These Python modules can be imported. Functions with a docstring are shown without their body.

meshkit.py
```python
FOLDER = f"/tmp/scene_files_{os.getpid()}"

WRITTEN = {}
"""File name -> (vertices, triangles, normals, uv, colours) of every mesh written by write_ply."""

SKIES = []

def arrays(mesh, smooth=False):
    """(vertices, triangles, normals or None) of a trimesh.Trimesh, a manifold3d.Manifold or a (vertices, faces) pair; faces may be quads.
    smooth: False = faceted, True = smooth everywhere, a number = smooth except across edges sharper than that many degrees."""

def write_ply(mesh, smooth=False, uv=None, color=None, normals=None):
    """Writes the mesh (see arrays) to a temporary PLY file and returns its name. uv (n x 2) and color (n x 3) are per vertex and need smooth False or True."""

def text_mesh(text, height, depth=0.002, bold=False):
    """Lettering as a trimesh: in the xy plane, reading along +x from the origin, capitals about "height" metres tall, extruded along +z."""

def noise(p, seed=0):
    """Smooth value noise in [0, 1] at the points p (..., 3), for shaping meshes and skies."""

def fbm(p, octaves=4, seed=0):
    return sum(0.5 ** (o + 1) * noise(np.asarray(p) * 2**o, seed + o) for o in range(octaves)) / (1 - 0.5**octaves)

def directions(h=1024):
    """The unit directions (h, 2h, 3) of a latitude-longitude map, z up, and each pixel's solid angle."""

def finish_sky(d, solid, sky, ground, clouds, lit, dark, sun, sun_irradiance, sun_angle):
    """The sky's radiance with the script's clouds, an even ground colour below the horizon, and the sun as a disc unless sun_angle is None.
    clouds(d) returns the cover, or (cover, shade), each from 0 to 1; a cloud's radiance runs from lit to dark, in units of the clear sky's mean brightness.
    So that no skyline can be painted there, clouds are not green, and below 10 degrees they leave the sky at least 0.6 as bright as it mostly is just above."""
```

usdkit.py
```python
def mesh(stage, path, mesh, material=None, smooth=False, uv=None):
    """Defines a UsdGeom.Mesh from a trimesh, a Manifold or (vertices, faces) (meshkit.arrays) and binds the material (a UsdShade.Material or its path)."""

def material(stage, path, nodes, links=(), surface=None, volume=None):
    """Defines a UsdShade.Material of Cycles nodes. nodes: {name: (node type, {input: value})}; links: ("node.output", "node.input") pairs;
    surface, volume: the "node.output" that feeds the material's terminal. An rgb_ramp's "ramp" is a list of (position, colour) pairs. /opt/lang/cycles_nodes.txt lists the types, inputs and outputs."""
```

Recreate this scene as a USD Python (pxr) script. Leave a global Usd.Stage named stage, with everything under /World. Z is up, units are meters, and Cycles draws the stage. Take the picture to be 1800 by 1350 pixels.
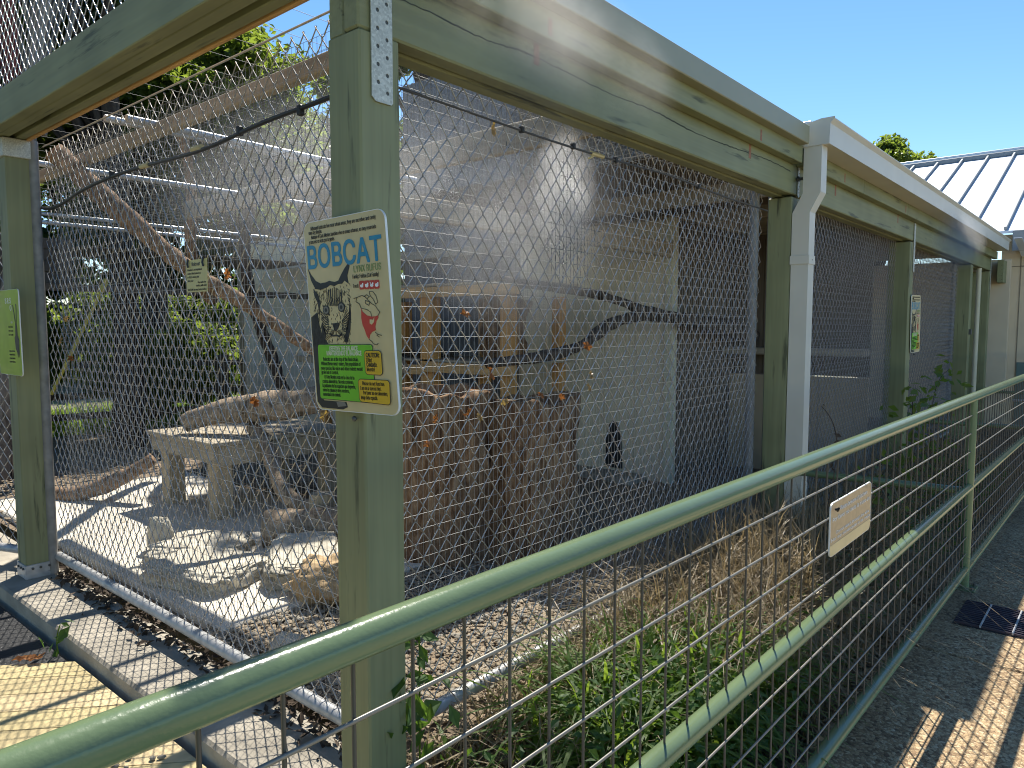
import math, random
import numpy as np, trimesh, shapely
from shapely import affinity
from shapely.geometry import Polygon, LineString, Point, box as sbox
import meshkit, usdkit
from pxr import Usd, UsdGeom, UsdLux, UsdShade, Gf, Sdf

stage = Usd.Stage.CreateInMemory()
UsdGeom.SetStageUpAxis(stage, UsdGeom.Tokens.z)
UsdGeom.SetStageMetersPerUnit(stage, 1.0)
stage.SetDefaultPrim(UsdGeom.Xform.Define(stage, '/World').GetPrim())
UsdGeom.Scope.Define(stage, '/World/Looks')
rnd = random.Random(7); rng = np.random.default_rng(7)
PI = math.pi

# ------------------------------------------------------------------ camera, sky, sun
EXPOSURE = 0.92
cam = UsdGeom.Camera.Define(stage, '/World/camera')
cam.CreateHorizontalApertureAttr(36.0); cam.CreateVerticalApertureAttr(27.0)
cam.CreateFocalLengthAttr(36.0 * 1279 / 1800); cam.CreateClippingRangeAttr(Gf.Vec2f(0.05, 500))
_a, _p = math.radians(40.6), math.atan(99 / 1279.)
_F = np.array([math.cos(_a) * math.cos(_p), math.sin(_a) * math.cos(_p), -math.sin(_p)])
_R = np.array([math.sin(_a), -math.cos(_a), 0.0]); _U = np.cross(_R, _F)
cam.AddTransformOp().Set(Gf.Matrix4d(*_R, 0, *_U, 0, *(-_F), 0, 0, 0, 1.45, 1))
cam.CreateExposureAttr(EXPOSURE)
SUN = np.array([0.57, 0.385, 1.0]); SUN /= np.linalg.norm(SUN)
dome = UsdLux.DomeLight.Define(stage, '/World/sky'); dome.CreateIntensityAttr(1.0)
skym = usdkit.material(stage, '/World/Looks/sky_light', {
    's': ('sky_texture', {'sky_type': 'single_scattering', 'sun_disc': False, 'sun_elevation': math.asin(SUN[2]), 'sun_rotation': math.atan2(SUN[0], SUN[1]), 'air_density': 1.0, 'aerosol_density': 0.08, 'ozone_density': 2.5}),
    'h': ('hsv', {'hue': .5, 'saturation': 1.2, 'value': .97, 'fac': 1.0}), 'b': ('background_shader', {'strength': 0.10})}, [('s.color', 'h.color'), ('h.color', 'b.color')], surface='b.background')
UsdShade.MaterialBindingAPI.Apply(dome.GetPrim()).Bind(skym)
dome.GetPrim().SetCustomDataByKey('kind', 'structure')
sun = UsdLux.DistantLight.Define(stage, '/World/sun')
sun.CreateIntensityAttr(1.25); sun.CreateAngleAttr(0.5); sun.CreateNormalizeAttr(True); sun.CreateColorAttr(Gf.Vec3f(1.0, 0.95, 0.86))
sun.AddRotateZOp().Set(math.degrees(math.atan2(SUN[1], SUN[0]))); sun.AddRotateYOp().Set(math.degrees(math.acos(SUN[2])))

# ------------------------------------------------------------------ naming helpers
used = {}
def numbered(path):
    n = used.get(path, 0); used[path] = n + 1
    return path if n == 0 else f'{path}_{n:03d}'
LOC = {}
def tag(prim, label=None, cat=None, group=None, kind=None):
    for k, v in (('label', label), ('category', cat), ('group', group), ('kind', kind)):
        if v: prim.SetCustomDataByKey(k, v)
    return prim
def thing(name, label, cat, loc=(0, 0, 0), group=None):
    p = numbered('/World/' + name); x = UsdGeom.Xform.Define(stage, p)
    x.AddTranslateOp().Set(Gf.Vec3d(*map(float, loc))); x.AddRotateZOp().Set(0.0)
    LOC[p] = np.array(loc, float)
    return tag(x.GetPrim(), label, cat, group)
def obj(name, mesh, mat, parent=None, smooth=False, label=None, kind=None, cat=None, group=None):
    base = '/World' if parent is None else str(parent.GetPath())
    p = numbered(base + '/' + name)
    loc = LOC.get(base, np.zeros(3)); LOC[p] = loc
    if isinstance(mesh, trimesh.Trimesh): mesh = (np.array(mesh.vertices), np.array(mesh.faces))
    v, f = mesh
    m = usdkit.mesh(stage, p, (np.asarray(v, float) - loc, f), mat, smooth=smooth)
    if kind: tag(m.GetPrim(), kind=kind)
    if label: tag(m.GetPrim(), label, cat, group)
    return m.GetPrim()
def struct(name, mesh, mat, parent=None, smooth=False):
    return obj(name, mesh, mat, parent, smooth, kind='structure')
def stuff(name, mesh, mat, label, cat, smooth=False):
    o = obj(name, mesh, mat, None, smooth, label=label, cat=cat, kind='stuff'); return o
def copy(src, label, loc, rotz=0.0, group=None):
    d = src.GetCustomData(); base = src.GetName()
    p = numbered('/World/' + base); x = UsdGeom.Xform.Define(stage, p)
    x.GetPrim().GetReferences().AddInternalReference(src.GetPath())
    x.ClearXformOpOrder(); 
    x.AddTranslateOp().Set(Gf.Vec3d(*map(float, loc))); x.AddRotateZOp().Set(float(rotz))
    x.GetPrim().SetInstanceable(True)
    return tag(x.GetPrim(), label, d['category'], group or d.get('group'))

# ------------------------------------------------------------------ mesh helpers
def join(ms):
    vs, fs, n = [], [], 0
    for v, f in ms:
        v = np.asarray(v, float); f = np.asarray(f, int)
        if f.shape[1] == 4: f = np.vstack([f[:, [0, 1, 2]], f[:, [0, 2, 3]]])
        vs.append(v); fs.append(f + n); n += len(v)
    return np.vstack(vs), np.vstack(fs)
def tm(m): return np.array(m.vertices), np.array(m.faces)
def cbox(lo, hi, c=0.004):
    """box with chamfered edges"""
    lo, hi = np.minimum(lo, hi).astype(float), np.maximum(lo, hi).astype(float)
    c = min(c, 0.3 * (hi - lo).min()); pts = []
    for sx in (0, 1):
        for sy in (0, 1):
            for sz in (0, 1):
                k = np.where([sx, sy, sz], hi, lo); d = np.where([sx, sy, sz], -c, c)
                for a in range(3):
                    q = k + d; q[a] = k[a]; pts.append(q)
    return tm(trimesh.convex.convex_hull(np.array(pts)))
def bbar(p, q, w, h, c=0.003, up=(0, 0, 1)):
    """chamfered bar from p to q, w wide, h high"""
    p, q = np.array(p, float), np.array(q, float); L = np.linalg.norm(q - p); x = (q - p) / L
    y = np.cross(up, x); y /= np.linalg.norm(y); z = np.cross(x, y)
    v, f = cbox((0, -w / 2, -h / 2), (L, w / 2, h / 2), c)
    return p + v[:, :1] * x + v[:, 1:2] * y + v[:, 2:3] * z, f
def tube(pts, r, sides=8, caps=True):
    P = np.array(pts, float); n = len(P); r = np.broadcast_to(np.asarray(r, float), (n,))
    T = np.gradient(P, axis=0); T /= np.maximum(np.linalg.norm(T, axis=1, keepdims=True), 1e-9)
    u = np.cross(T[0], [0, 0, 1.0]) if abs(T[0][2]) < .9 else np.cross(T[0], [1.0, 0, 0]); u /= np.linalg.norm(u)
    a = np.arange(sides) * 2 * PI / sides; V = []
    for i in range(n):
        u = u - T[i] * (u @ T[i]); u /= np.linalg.norm(u); w = np.cross(T[i], u)
        V.append(P[i] + r[i] * (np.cos(a)[:, None] * u + np.sin(a)[:, None] * w))
    V = np.vstack(V); k = np.arange(sides); F = []
    for i in range(n - 1):
        A, B = i * sides + k, i * sides + (k + 1) % sides
        F += [np.stack([A, B, B + sides], 1), np.stack([A, B + sides, A + sides], 1)]
    F = np.vstack(F)
    if caps:
        m = len(V); V = np.vstack([V, P[0], P[-1]])
        F = np.vstack([F, np.stack([np.full(sides, m), (k + 1) % sides, k], 1), np.stack([np.full(sides, m + 1), (n - 1) * sides + k, (n - 1) * sides + (k + 1) % sides], 1)])
    return V, F
def spline(pts, n):
    from scipy.interpolate import CubicSpline
    P = np.array(pts, float); s = np.r_[0, np.cumsum(np.linalg.norm(np.diff(P, axis=0), axis=1))]
    return CubicSpline(s, P)(np.linspace(0, s[-1], n))
def limb(pts, radii, n=40, sides=14, rough=0.12, seed=0, freq=6):
    P = spline(pts, n); R = np.interp(np.linspace(0, 1, n), np.linspace(0, 1, len(radii)), radii)
    v, f = tube(P, R, sides)
    c = np.vstack([np.repeat(P, sides, 0), P[:1], P[-1:]]); rr = np.r_[np.repeat(R, sides), R[0], R[-1]]
    d = meshkit.fbm(v * freq, 3, seed) - .5
    d2 = meshkit.noise(v * np.array([freq * 6, freq * 6, freq * 1.2]), seed + 5) - .5
    return v + (v - c) * ((d * 2 + d2 * .6) * rough * 2)[:, None], f
def rock(c, size, seed, flat=0.0, rot=0.0, sub=3, rough=.35):
    m = trimesh.creation.icosphere(subdivisions=sub); v = np.array(m.vertices)
    if flat: v = np.sign(v) * np.abs(v) ** (1 - flat); v /= np.abs(v).max()
    v = v * (1 + rough * (meshkit.fbm(v * 1.7 + seed * 7.3, 4, seed) - .5)[:, None] * 2)
    if sub > 2: v = v * (1 + .10 * (np.abs(meshkit.fbm(v * 5 + seed, 4, seed + 3) - .5)[:, None] * -4 + .5)); v[:, 2] += .05 * np.round(v[:, 2] * 4 + meshkit.noise(v * 3, seed)) - .05 * (v[:, 2] * 4)
    v = v * np.array(size) / 2; cr, sr = math.cos(rot), math.sin(rot)
    v = v @ np.array([[cr, sr, 0], [-sr, cr, 0], [0, 0, 1]])
    return v + np.array(c), np.array(m.faces)
def extr(poly, depth):
    gs = [g for g in getattr(poly, 'geoms', [poly]) if g.geom_type == 'Polygon' and g.area > 1e-9]
    return join([tm(trimesh.creation.extrude_polygon(g, depth, engine='earcut')) for g in gs])
def frame_map(m, o, x, y, z):
    v, f = m; v = np.asarray(v); return np.array(o) + v[:, :1] * np.array(x) + v[:, 1:2] * np.array(y) + v[:, 2:3] * np.array(z), f
def rrect(x0, y0, x1, y1, r, n=8):
    return sbox(x0 + r, y0 + r, x1 - r, y1 - r).buffer(r, quad_segs=n)
def cards(C, N, size, rn, aspect=1.6, curl=.25):
    """many leaves: each a folded leaf (4 verts, 2 tris) at C facing N"""
    n = len(C); N = N / np.linalg.norm(N, axis=1, keepdims=True)
    t = rn.normal(size=(n, 3)); t -= N * (t * N).sum(1)[:, None]; t /= np.linalg.norm(t, axis=1, keepdims=True); b = np.cross(N, t)
    s = np.broadcast_to(size, (n,))[:, None]
    v = np.stack([C - t * s * aspect / 2, C + b * s / 2 + N * s * curl, C + t * s * aspect / 2, C - b * s / 2 + N * s * curl], 1).reshape(-1, 3)
    i = np.arange(n)[:, None] * 4
    return v, np.vstack([i + [0, 1, 2], i + [0, 2, 3]])
def blades(base, h, w, lean, rn, segs=3, droop=.5):
    n = len(base); az = rn.uniform(0, 2 * PI, n); d = np.stack([np.cos(az), np.sin(az), np.zeros(n)], 1); s = np.stack([-np.sin(az), np.cos(az), np.zeros(n)], 1)
    h = np.broadcast_to(h, (n,)); w = np.broadcast_to(w, (n,)); L = np.broadcast_to(lean, (n,)); V = []
    for k in range(segs + 1):
        t = k / segs; c = base + d * (h * L * t ** 1.7)[:, None] + np.array([0, 0, 1.0]) * (h * t * (1 - droop * L * t * t))[:, None]
        ww = (w * (1 - t ** 2) * .5 + .0002)[:, None]
        V += [c - s * ww, c + s * ww]
    V = np.stack(V, 1).reshape(-1, 3); m = 2 * (segs + 1); i = np.arange(n)[:, None] * m; F = []
    for k in range(segs):
        F += [i + [2 * k, 2 * k + 1, 2 * k + 3], i + [2 * k, 2 * k + 3, 2 * k + 2]]
    return V, np.vstack(F)

# ------------------------------------------------------------------ materials
def M(name, nodes, links, surface='p.BSDF', volume=None):
    return usdkit.material(stage, '/World/Looks/' + name, nodes, links, surface=surface, volume=volume)
def sc(c, k): return tuple(min(1, x * k) for x in c)
def plain(name, col, rough=.6, metal=0.0, var=.15, scale=6, bump=0.0, spec=.5, bscale=60, island=0.0):
    nd = {'g': ('geometry', {}), 'n': ('noise_texture', {'scale': scale, 'detail': 4}), 'r': ('rgb_ramp', {'ramp': [(.25, sc(col, 1 - var)), (.75, sc(col, 1 + var))]}),
          'p': ('principled_bsdf', {'roughness': rough, 'metallic': metal, 'specular_ior_level': spec})}
    ln = [('g.position', 'n.vector'), ('n.fac', 'r.fac')]
    if island:
        nd['h'] = ('hsv', {'hue': .5, 'saturation': 1.0, 'fac': 1.0}); nd['mr'] = ('map_range', {'to_min': 1 - island, 'to_max': 1 + island}); nd['mh'] = ('map_range', {'to_min': .5 - island * .05, 'to_max': .5 + island * .05})
        nd['wn'] = ('white_noise_texture', {'dimensions': '1D'})
        ln += [('r.color', 'h.color'), ('g.random_per_island', 'mr.value'), ('mr.result', 'h.value'), ('g.random_per_island', 'wn.w'), ('wn.value', 'mh.value'), ('mh.result', 'h.hue'), ('h.color', 'p.base_color')]
    else: ln.append(('r.color', 'p.base_color'))
    if bump:
        nd['bn'] = ('noise_texture', {'scale': bscale, 'detail': 5}); nd['b'] = ('bump', {'strength': bump, 'distance': .01})
        ln += [('g.position', 'bn.vector'), ('bn.fac', 'b.height'), ('b.normal', 'p.normal')]
    return M(name, nd, ln)
def wood(name, col, axis, dark=None, rough=.6, grain=1.0, crack=.5, long=1.5, across=45., spec=.4, dirt=.0):
    """wood or painted wood with streaks along its axis"""
    s = [across] * 3; s['xyz'.index(axis)] = long; s2 = [x * .45 for x in s]; s2['xyz'.index(axis)] = long * 1.1
    dark = dark or sc(col, .55)
    nd = {'g': ('geometry', {}), 'm': ('mapping', {'scale': s}), 'm2': ('mapping', {'scale': s2, 'location': (3.1, 1.7, 2.2)}),
          'n': ('noise_texture', {'scale': 1.0, 'detail': 4, 'distortion': .3}), 'n2': ('noise_texture', {'scale': 1.0, 'detail': 6, 'roughness': .6}), 'n3': ('noise_texture', {'scale': 2.3, 'detail': 3}),
          'r': ('rgb_ramp', {'ramp': [(.28, sc(col, 1 - .22 * grain)), (.5, col), (.72, sc(col, 1 + .2 * grain))]}),
          'r2': ('rgb_ramp', {'ramp': [(.0, (0, 0, 0)), (.60, (0, 0, 0)), (.68, (1, 1, 1))]}),
          'r3': ('rgb_ramp', {'ramp': [(.3, (.8, .8, .78)), (.65, (1.1, 1.1, 1.1))]}),
          'k': ('math', {'math_type': 'multiply', 'value2': crack}),
          'x': ('mix', {'color2': dark}), 'y': ('mix', {'mix_type': 'multiply', 'fac': .8}),
          'b': ('bump', {'strength': .35, 'distance': .004}), 'p': ('principled_bsdf', {'roughness': rough, 'specular_ior_level': spec})}
    ln = [('g.position', 'm.vector'), ('g.position', 'm2.vector'), ('m.vector', 'n.vector'), ('m2.vector', 'n2.vector'), ('g.position', 'n3.vector'), ('n.fac', 'r.fac'), ('n2.fac', 'r2.fac'), ('n3.fac', 'r3.fac'),
          ('r2.color', 'k.value1'), ('k.value', 'x.fac'), ('r.color', 'x.color1'), ('x.color', 'y.color1'), ('r3.color', 'y.color2'), ('y.color', 'p.base_color'), ('n.fac', 'b.height'), ('b.normal', 'p.normal')]
    return M(name, nd, ln)
def leafmat(name, col, trans=.45, var=.35, rough=.5, tcol=None):
    tcol = tcol or (col[0] * 1.6, col[1] * 1.7, col[2] * .7)
    return M(name, {'g': ('geometry', {}), 'mr': ('map_range', {'to_min': 1 - var, 'to_max': 1 + var}), 'wn': ('white_noise_texture', {'dimensions': '1D'}), 'mh': ('map_range', {'to_min': .485, 'to_max': .515}),
                    'h': ('hsv', {'hue': .5, 'saturation': 1., 'fac': 1., 'color': col}), 'h2': ('hsv', {'hue': .5, 'saturation': 1., 'fac': 1., 'color': tcol}),
                    'p': ('principled_bsdf', {'roughness': rough, 'specular_ior_level': .4}), 't': ('translucent_bsdf', {}), 'x': ('mix_closure', {'fac': trans})},
             [('g.random_per_island', 'mr.value'), ('mr.result', 'h.value'), ('mr.result', 'h2.value'), ('g.random_per_island', 'wn.w'), ('wn.value', 'mh.value'), ('mh.result', 'h.hue'), ('h.color', 'p.base_color'), ('h2.color', 't.color'), ('p.BSDF', 'x.closure1'), ('t.BSDF', 'x.closure2')], surface='x.closure')
GREEN = (0.205, 0.213, 0.107)
greenX = wood('green_paint_x', GREEN, 'x', dark=(.03, .035, .02), rough=.55, grain=.55, crack=.75, across=38)
greenY = wood('green_paint_y', GREEN, 'y', dark=(.03, .035, .02), rough=.55, grain=.55, crack=.7, across=38)
greenZ = wood('green_paint_z', GREEN, 'z', dark=(.03, .035, .02), rough=.55, grain=.55, crack=.75, across=38)
fascia_m = plain('green_metal_trim', (0.245, 0.235, 0.145), .45, var=.06, scale=3, bump=.03)
gutter_m = plain('cream_metal', (0.53, 0.505, 0.42), .42, var=.05, scale=4)
rail_m = plain('green_gloss_paint', (0.118, 0.165, 0.082), .17, var=.07, scale=9, bump=.06, bscale=140)
railwire_m = plain('pale_grid_wire', (0.21, 0.20, 0.17), .38, metal=.3, var=.1); railwire_d = plain('brown_grid_wire', (0.075, 0.068, 0.055), .45, metal=.2, var=.2)
galv_m = plain('galvanised_steel', (0.42, 0.42, 0.41), .42, metal=.45, var=.22, scale=25)
chain_m = plain('galvanised_wire', (0.42, 0.41, 0.39), .26, metal=.85, var=.3, scale=40)
weld_m = plain('thin_weathered_wire', (0.30, 0.30, 0.29), .45, metal=.6, var=.2)
pole_m = plain('aged_grey_pole', (0.20, 0.20, 0.19), .5, metal=.3, var=.25, scale=20)
weld_dk = plain('dull_ceiling_wire', (0.10, 0.10, 0.095), .7, metal=.1, var=.2)
M_spangle = M('spangled_zinc', {'g': ('geometry', {}), 'v': ('voronoi_texture', {'scale': 160.}), 'r': ('rgb_ramp', {'ramp': [(.0, (.36, .36, .31)), (1., (.62, .62, .54))]}), 'bw': ('rgb_to_bw', {}), 'p': ('principled_bsdf', {'metallic': .35, 'roughness': .5})},
              [('g.position', 'v.vector'), ('v.color', 'bw.color'), ('bw.val', 'r.fac'), ('r.color', 'p.base_color')])
rust_m = plain('rust_brown', (0.26, 0.12, 0.07), .8, var=.35, scale=60)
steel_dark = plain('dark_bolt_steel', (0.10, 0.10, 0.09), .5, metal=.6)
concrete_m = plain('weathered_concrete', (0.31, 0.275, 0.215), .85, var=.35, scale=5, bump=.25, bscale=70)
slab_m = plain('pale_concrete_floor', (0.56, 0.51, 0.415), .85, var=.22, scale=3, bump=.2, bscale=90)
rock_m = plain('limestone', (0.46, 0.42, 0.33), .9, var=.35, scale=7, bump=.5, bscale=40)
rock_o = plain('ochre_stone', (0.36, 0.25, 0.13), .9, var=.45, scale=9, bump=.6, bscale=35)
soil_m = plain('brown_soil', (0.19, 0.14, 0.09), .95, var=.5, scale=14, bump=.6, bscale=60)
forest_m = plain('forest_floor', (0.16, 0.15, 0.09), .95, var=.5, scale=2.5, bump=.4, bscale=20)
deckY = [wood(f'yellow_pine_{k}', c, 'x', dark=(.16, .10, .04), rough=.75, grain=.9, crack=.35, long=5, across=16) for k, c in enumerate([(.50, .40, .20), (.44, .35, .18), (.54, .42, .23)])]
greyZ = wood('weathered_wood_z', (.36, .29, .19), 'z', rough=.8, grain=.8, crack=.6)
greyX = wood('weathered_wood_x', (.36, .30, .21), 'x', rough=.8, grain=.8, crack=.6)
greyY = wood('weathered_wood_y', (.33, .28, .20), 'y', rough=.8, grain=.8, crack=.6)
amberZ = wood('amber_wood_z', (.52, .27, .085), 'z', rough=.6, grain=.8, crack=.5)
amberY = wood('amber_wood_y', (.50, .30, .12), 'y', rough=.65, grain=.8, crack=.5)
bark_m = M('rough_bark', {'g': ('geometry', {}), 'm': ('mapping', {'scale': (26, 26, 5)}), 'n': ('noise_texture', {'scale': 1., 'detail': 8, 'roughness': .65, 'distortion': .6}), 'r': ('rgb_ramp', {'ramp': [(.3, (.03, .017, .01)), (.48, (.19, .11, .06)), (.68, (.36, .25, .15))]}), 'b': ('bump', {'strength': .9, 'distance': .02}), 'p': ('principled_bsdf', {'roughness': .9, 'specular_ior_level': .2})},
           [('g.position', 'm.vector'), ('m.vector', 'n.vector'), ('n.fac', 'r.fac'), ('r.color', 'p.base_color'), ('n.fac', 'b.height'), ('b.normal', 'p.normal')])
def logmat(name, c, k=(14, 14, 14)):
    return M(name, {'g': ('geometry', {}), 'm': ('mapping', {'scale': k}), 'n': ('noise_texture', {'scale': 1., 'detail': 8, 'roughness': .65, 'distortion': .9}), 'r': ('rgb_ramp', {'ramp': [(.3, sc(c, .14)), (.46, sc(c, .75)), (.56, c), (.7, sc(c, 1.7))]}), 'b': ('bump', {'strength': .8, 'distance': .012}), 'p': ('principled_bsdf', {'roughness': .9, 'specular_ior_level': .2})},
             [('g.position', 'm.vector'), ('m.vector', 'n.vector'), ('n.fac', 'r.fac'), ('r.color', 'p.base_color'), ('n.fac', 'b.height'), ('b.normal', 'p.normal')])
log_m = logmat('stripped_log', (.25, .165, .105)); log_d = logmat('dark_branch', (.09, .07, .055)); log_p = logmat('pale_log', (.34, .26, .18))
trunk_m = logmat('tree_bark', (.045, .036, .028), (12, 12, 3)); trunk_p = logmat('pale_tree_bark', (.22, .19, .16), (12, 12, 3)); trunk_r = logmat('red_painted_trunk', (.12, .035, .03), (8, 8, 3))
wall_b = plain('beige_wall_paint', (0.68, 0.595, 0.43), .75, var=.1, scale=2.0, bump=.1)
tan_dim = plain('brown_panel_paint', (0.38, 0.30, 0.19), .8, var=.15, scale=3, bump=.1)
wall_w = plain('off_white_wall', (0.70, 0.63, 0.49), .75, var=.08, scale=2.0, bump=.05)
trim_m = plain('cream_trim', (0.55, 0.52, 0.37), .6, var=.08)
corr_m = plain('corrugated_grey_metal', (0.13, 0.14, 0.15), .45, metal=.3, var=.25, scale=3)
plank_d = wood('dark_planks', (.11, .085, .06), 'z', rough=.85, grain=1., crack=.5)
teal_m = plain('blue_green_paint', (0.10, 0.155, 0.145), .6, var=.08)
tan_m = plain('tan_stucco', (0.56, 0.47, 0.33), .8, var=.06, scale=3, bump=.12)
roof_m = plain('pale_metal_roof', (0.56, 0.60, 0.65), .36, metal=.25, var=.05, scale=2)
grey_m = plain('grey_fascia', (0.22, 0.24, 0.25), .5, var=.06)
black_m = plain('black_rubber', (0.016, 0.016, 0.017), .55, var=.4, scale=30, bump=.3)
hose_g = plain('dusty_hose', (0.05, 0.05, 0.052), .6, var=.2)
hose_m = plain('black_hose', (0.012, 0.012, 0.013), .35, var=.2)
brass_m = plain('pale_brass_fitting', (0.50, 0.42, 0.22), .4, metal=.4)
grate_m = plain('dark_grate_steel', (0.075, 0.06, 0.075), .42, metal=.5, var=.2)
pebble_m = plain('pale_pebbles', (0.42, 0.37, 0.29), .85, var=.3, scale=30, island=.5)
gravel_m = plain('mulch_gravel', (0.66, 0.51, 0.345), .9, var=.3, scale=30, island=.6)
litter_m = plain('leaf_litter', (.36, .25, .15), .85, var=.3, scale=20, island=.6)
litter_d = plain('dark_leaf_litter', (0.15, 0.095, 0.055), .85, var=.3, scale=20, island=.6)
orange_leaf = leafmat('orange_dry_leaf', (.42, .17, .05), .35, .4, tcol=(.6, .22, .05))
tan_leaf = leafmat('tan_dry_leaf', (.40, .26, .13), .3, .3)
hay_m = leafmat('dry_grass', (.55, .42, .24), .35, .45, tcol=(.6, .45, .22))
grass_m = leafmat('green_grass', (.17, .29, .05), .5, .4, tcol=(.46, .66, .07))
broad_m = leafmat('broad_green_leaf', (.09, .19, .04), .4, .4, tcol=(.28, .5, .05))
fresh_m = leafmat('fresh_sprig_leaf', (.13, .22, .04), .45, .3, tcol=(.34, .52, .06))
tree_leaf = leafmat('tree_foliage', (.05, .09, .024), .45, .5, tcol=(.26, .40, .045))
tree_leaf2 = leafmat('light_tree_foliage', (.09, .15, .03), .55, .5, tcol=(.5, .66, .08))
agg_m = M('exposed_aggregate', {'g': ('geometry', {}), 'v': ('voronoi_texture', {'scale': 85.}), 'v2': ('voronoi_texture', {'scale': 85., 'feature': 'distance_to_edge'}), 'bw': ('rgb_to_bw', {}), 'n': ('noise_texture', {'scale': 1.7, 'detail': 4}),
     'r': ('rgb_ramp', {'ramp': [(.1, (.16, .10, .055)), (.4, (.37, .25, .13)), (.7, (.49, .36, .20)), (.95, (.58, .46, .29))]}), 'e': ('rgb_ramp', {'ramp': [(.0, (.5, .5, .5)), (.12, (1, 1, 1))]}), 'q': ('rgb_ramp', {'ramp': [(.35, (.78, .76, .74)), (.65, (1.05, 1.05, 1.05))]}),
     'x': ('mix', {'mix_type': 'multiply', 'fac': 1.}), 'y': ('mix', {'mix_type': 'multiply', 'fac': 1.}), 'b': ('bump', {'strength': .7, 'distance': .006}), 'p': ('principled_bsdf', {'roughness': .8, 'specular_ior_level': .3})},
     [('g.position', 'v.vector'), ('g.position', 'v2.vector'), ('g.position', 'n.vector'), ('v.color', 'bw.color'), ('bw.val', 'r.fac'), ('v2.distance', 'e.fac'), ('n.fac', 'q.fac'), ('r.color', 'x.color1'), ('e.color', 'x.color2'), ('x.color', 'y.color1'), ('q.color', 'y.color2'), ('y.color', 'p.base_color'), ('v2.distance', 'b.height'), ('b.normal', 'p.normal')])
sign_cream = plain('cream_sign', (.52, .42, .21), .32, var=.10, scale=14)
sign_edge = plain('white_sign_edge', (.7, .7, .66), .4)
ink_black = plain('black_ink', (.012, .012, .012), .35); ink_blue = plain('blue_ink', (.02, .20, .31), .32, var=.12, scale=30); ink_green = plain('green_ink', (.14, .42, .015), .32, var=.08, scale=14); ink_yellow = plain('yellow_ink', (.56, .35, .015), .32, var=.06, scale=14)
ink_red = plain('red_ink', (.42, .035, .02), .35); ink_olive = plain('olive_ink', (.16, .24, .07), .35); ink_pale = plain('pale_ink', (.60, .60, .42), .35); ink_grey = plain('grey_ink', (.16, .15, .12), .4)
lime_sign = plain('lime_sign', (.30, .40, .02), .3, var=.15, scale=12)
tan_sign = plain('tan_plaque', (.36, .26, .14), .35, var=.2, scale=40)
seam_m = plain('wall_seam_brown', (.2, .17, .12))
buff_m = plain('buff_card', (.47, .42, .17), .4, var=.06)

# ------------------------------------------------------------------ ground
def sheet(x0, y0, x1, y1, z, nx=1, ny=1, amp=0, seed=0, fr=3.):
    X, Y = np.meshgrid(np.linspace(x0, x1, nx + 1), np.linspace(y0, y1, ny + 1), indexing='ij'); P = np.stack([X.ravel(), Y.ravel(), np.full(X.size, float(z))], 1)
    if amp: P[:, 2] += amp * (meshkit.fbm(P * fr, 4, seed) - .5) * 2
    i = np.arange(nx)[:, None] * (ny + 1) + np.arange(ny)[None]; i = i.ravel()
    return P, np.stack([i, i + ny + 1, i + ny + 2, i + 1], 1)
struct('ground', sheet(-150, -150, 200, 200, -.16), forest_m)
wk = thing('walkway', None, None); tag(wk, kind='structure')
joints = [0.8, 3.652, 6.5, 9.4, 12.6]
for a, b in zip(joints[:-1], joints[1:]):
    obj('paving_slab', cbox((a + .007, -3.2, -.13), (b - .007, .80, 0), .006), agg_m, wk)
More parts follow.
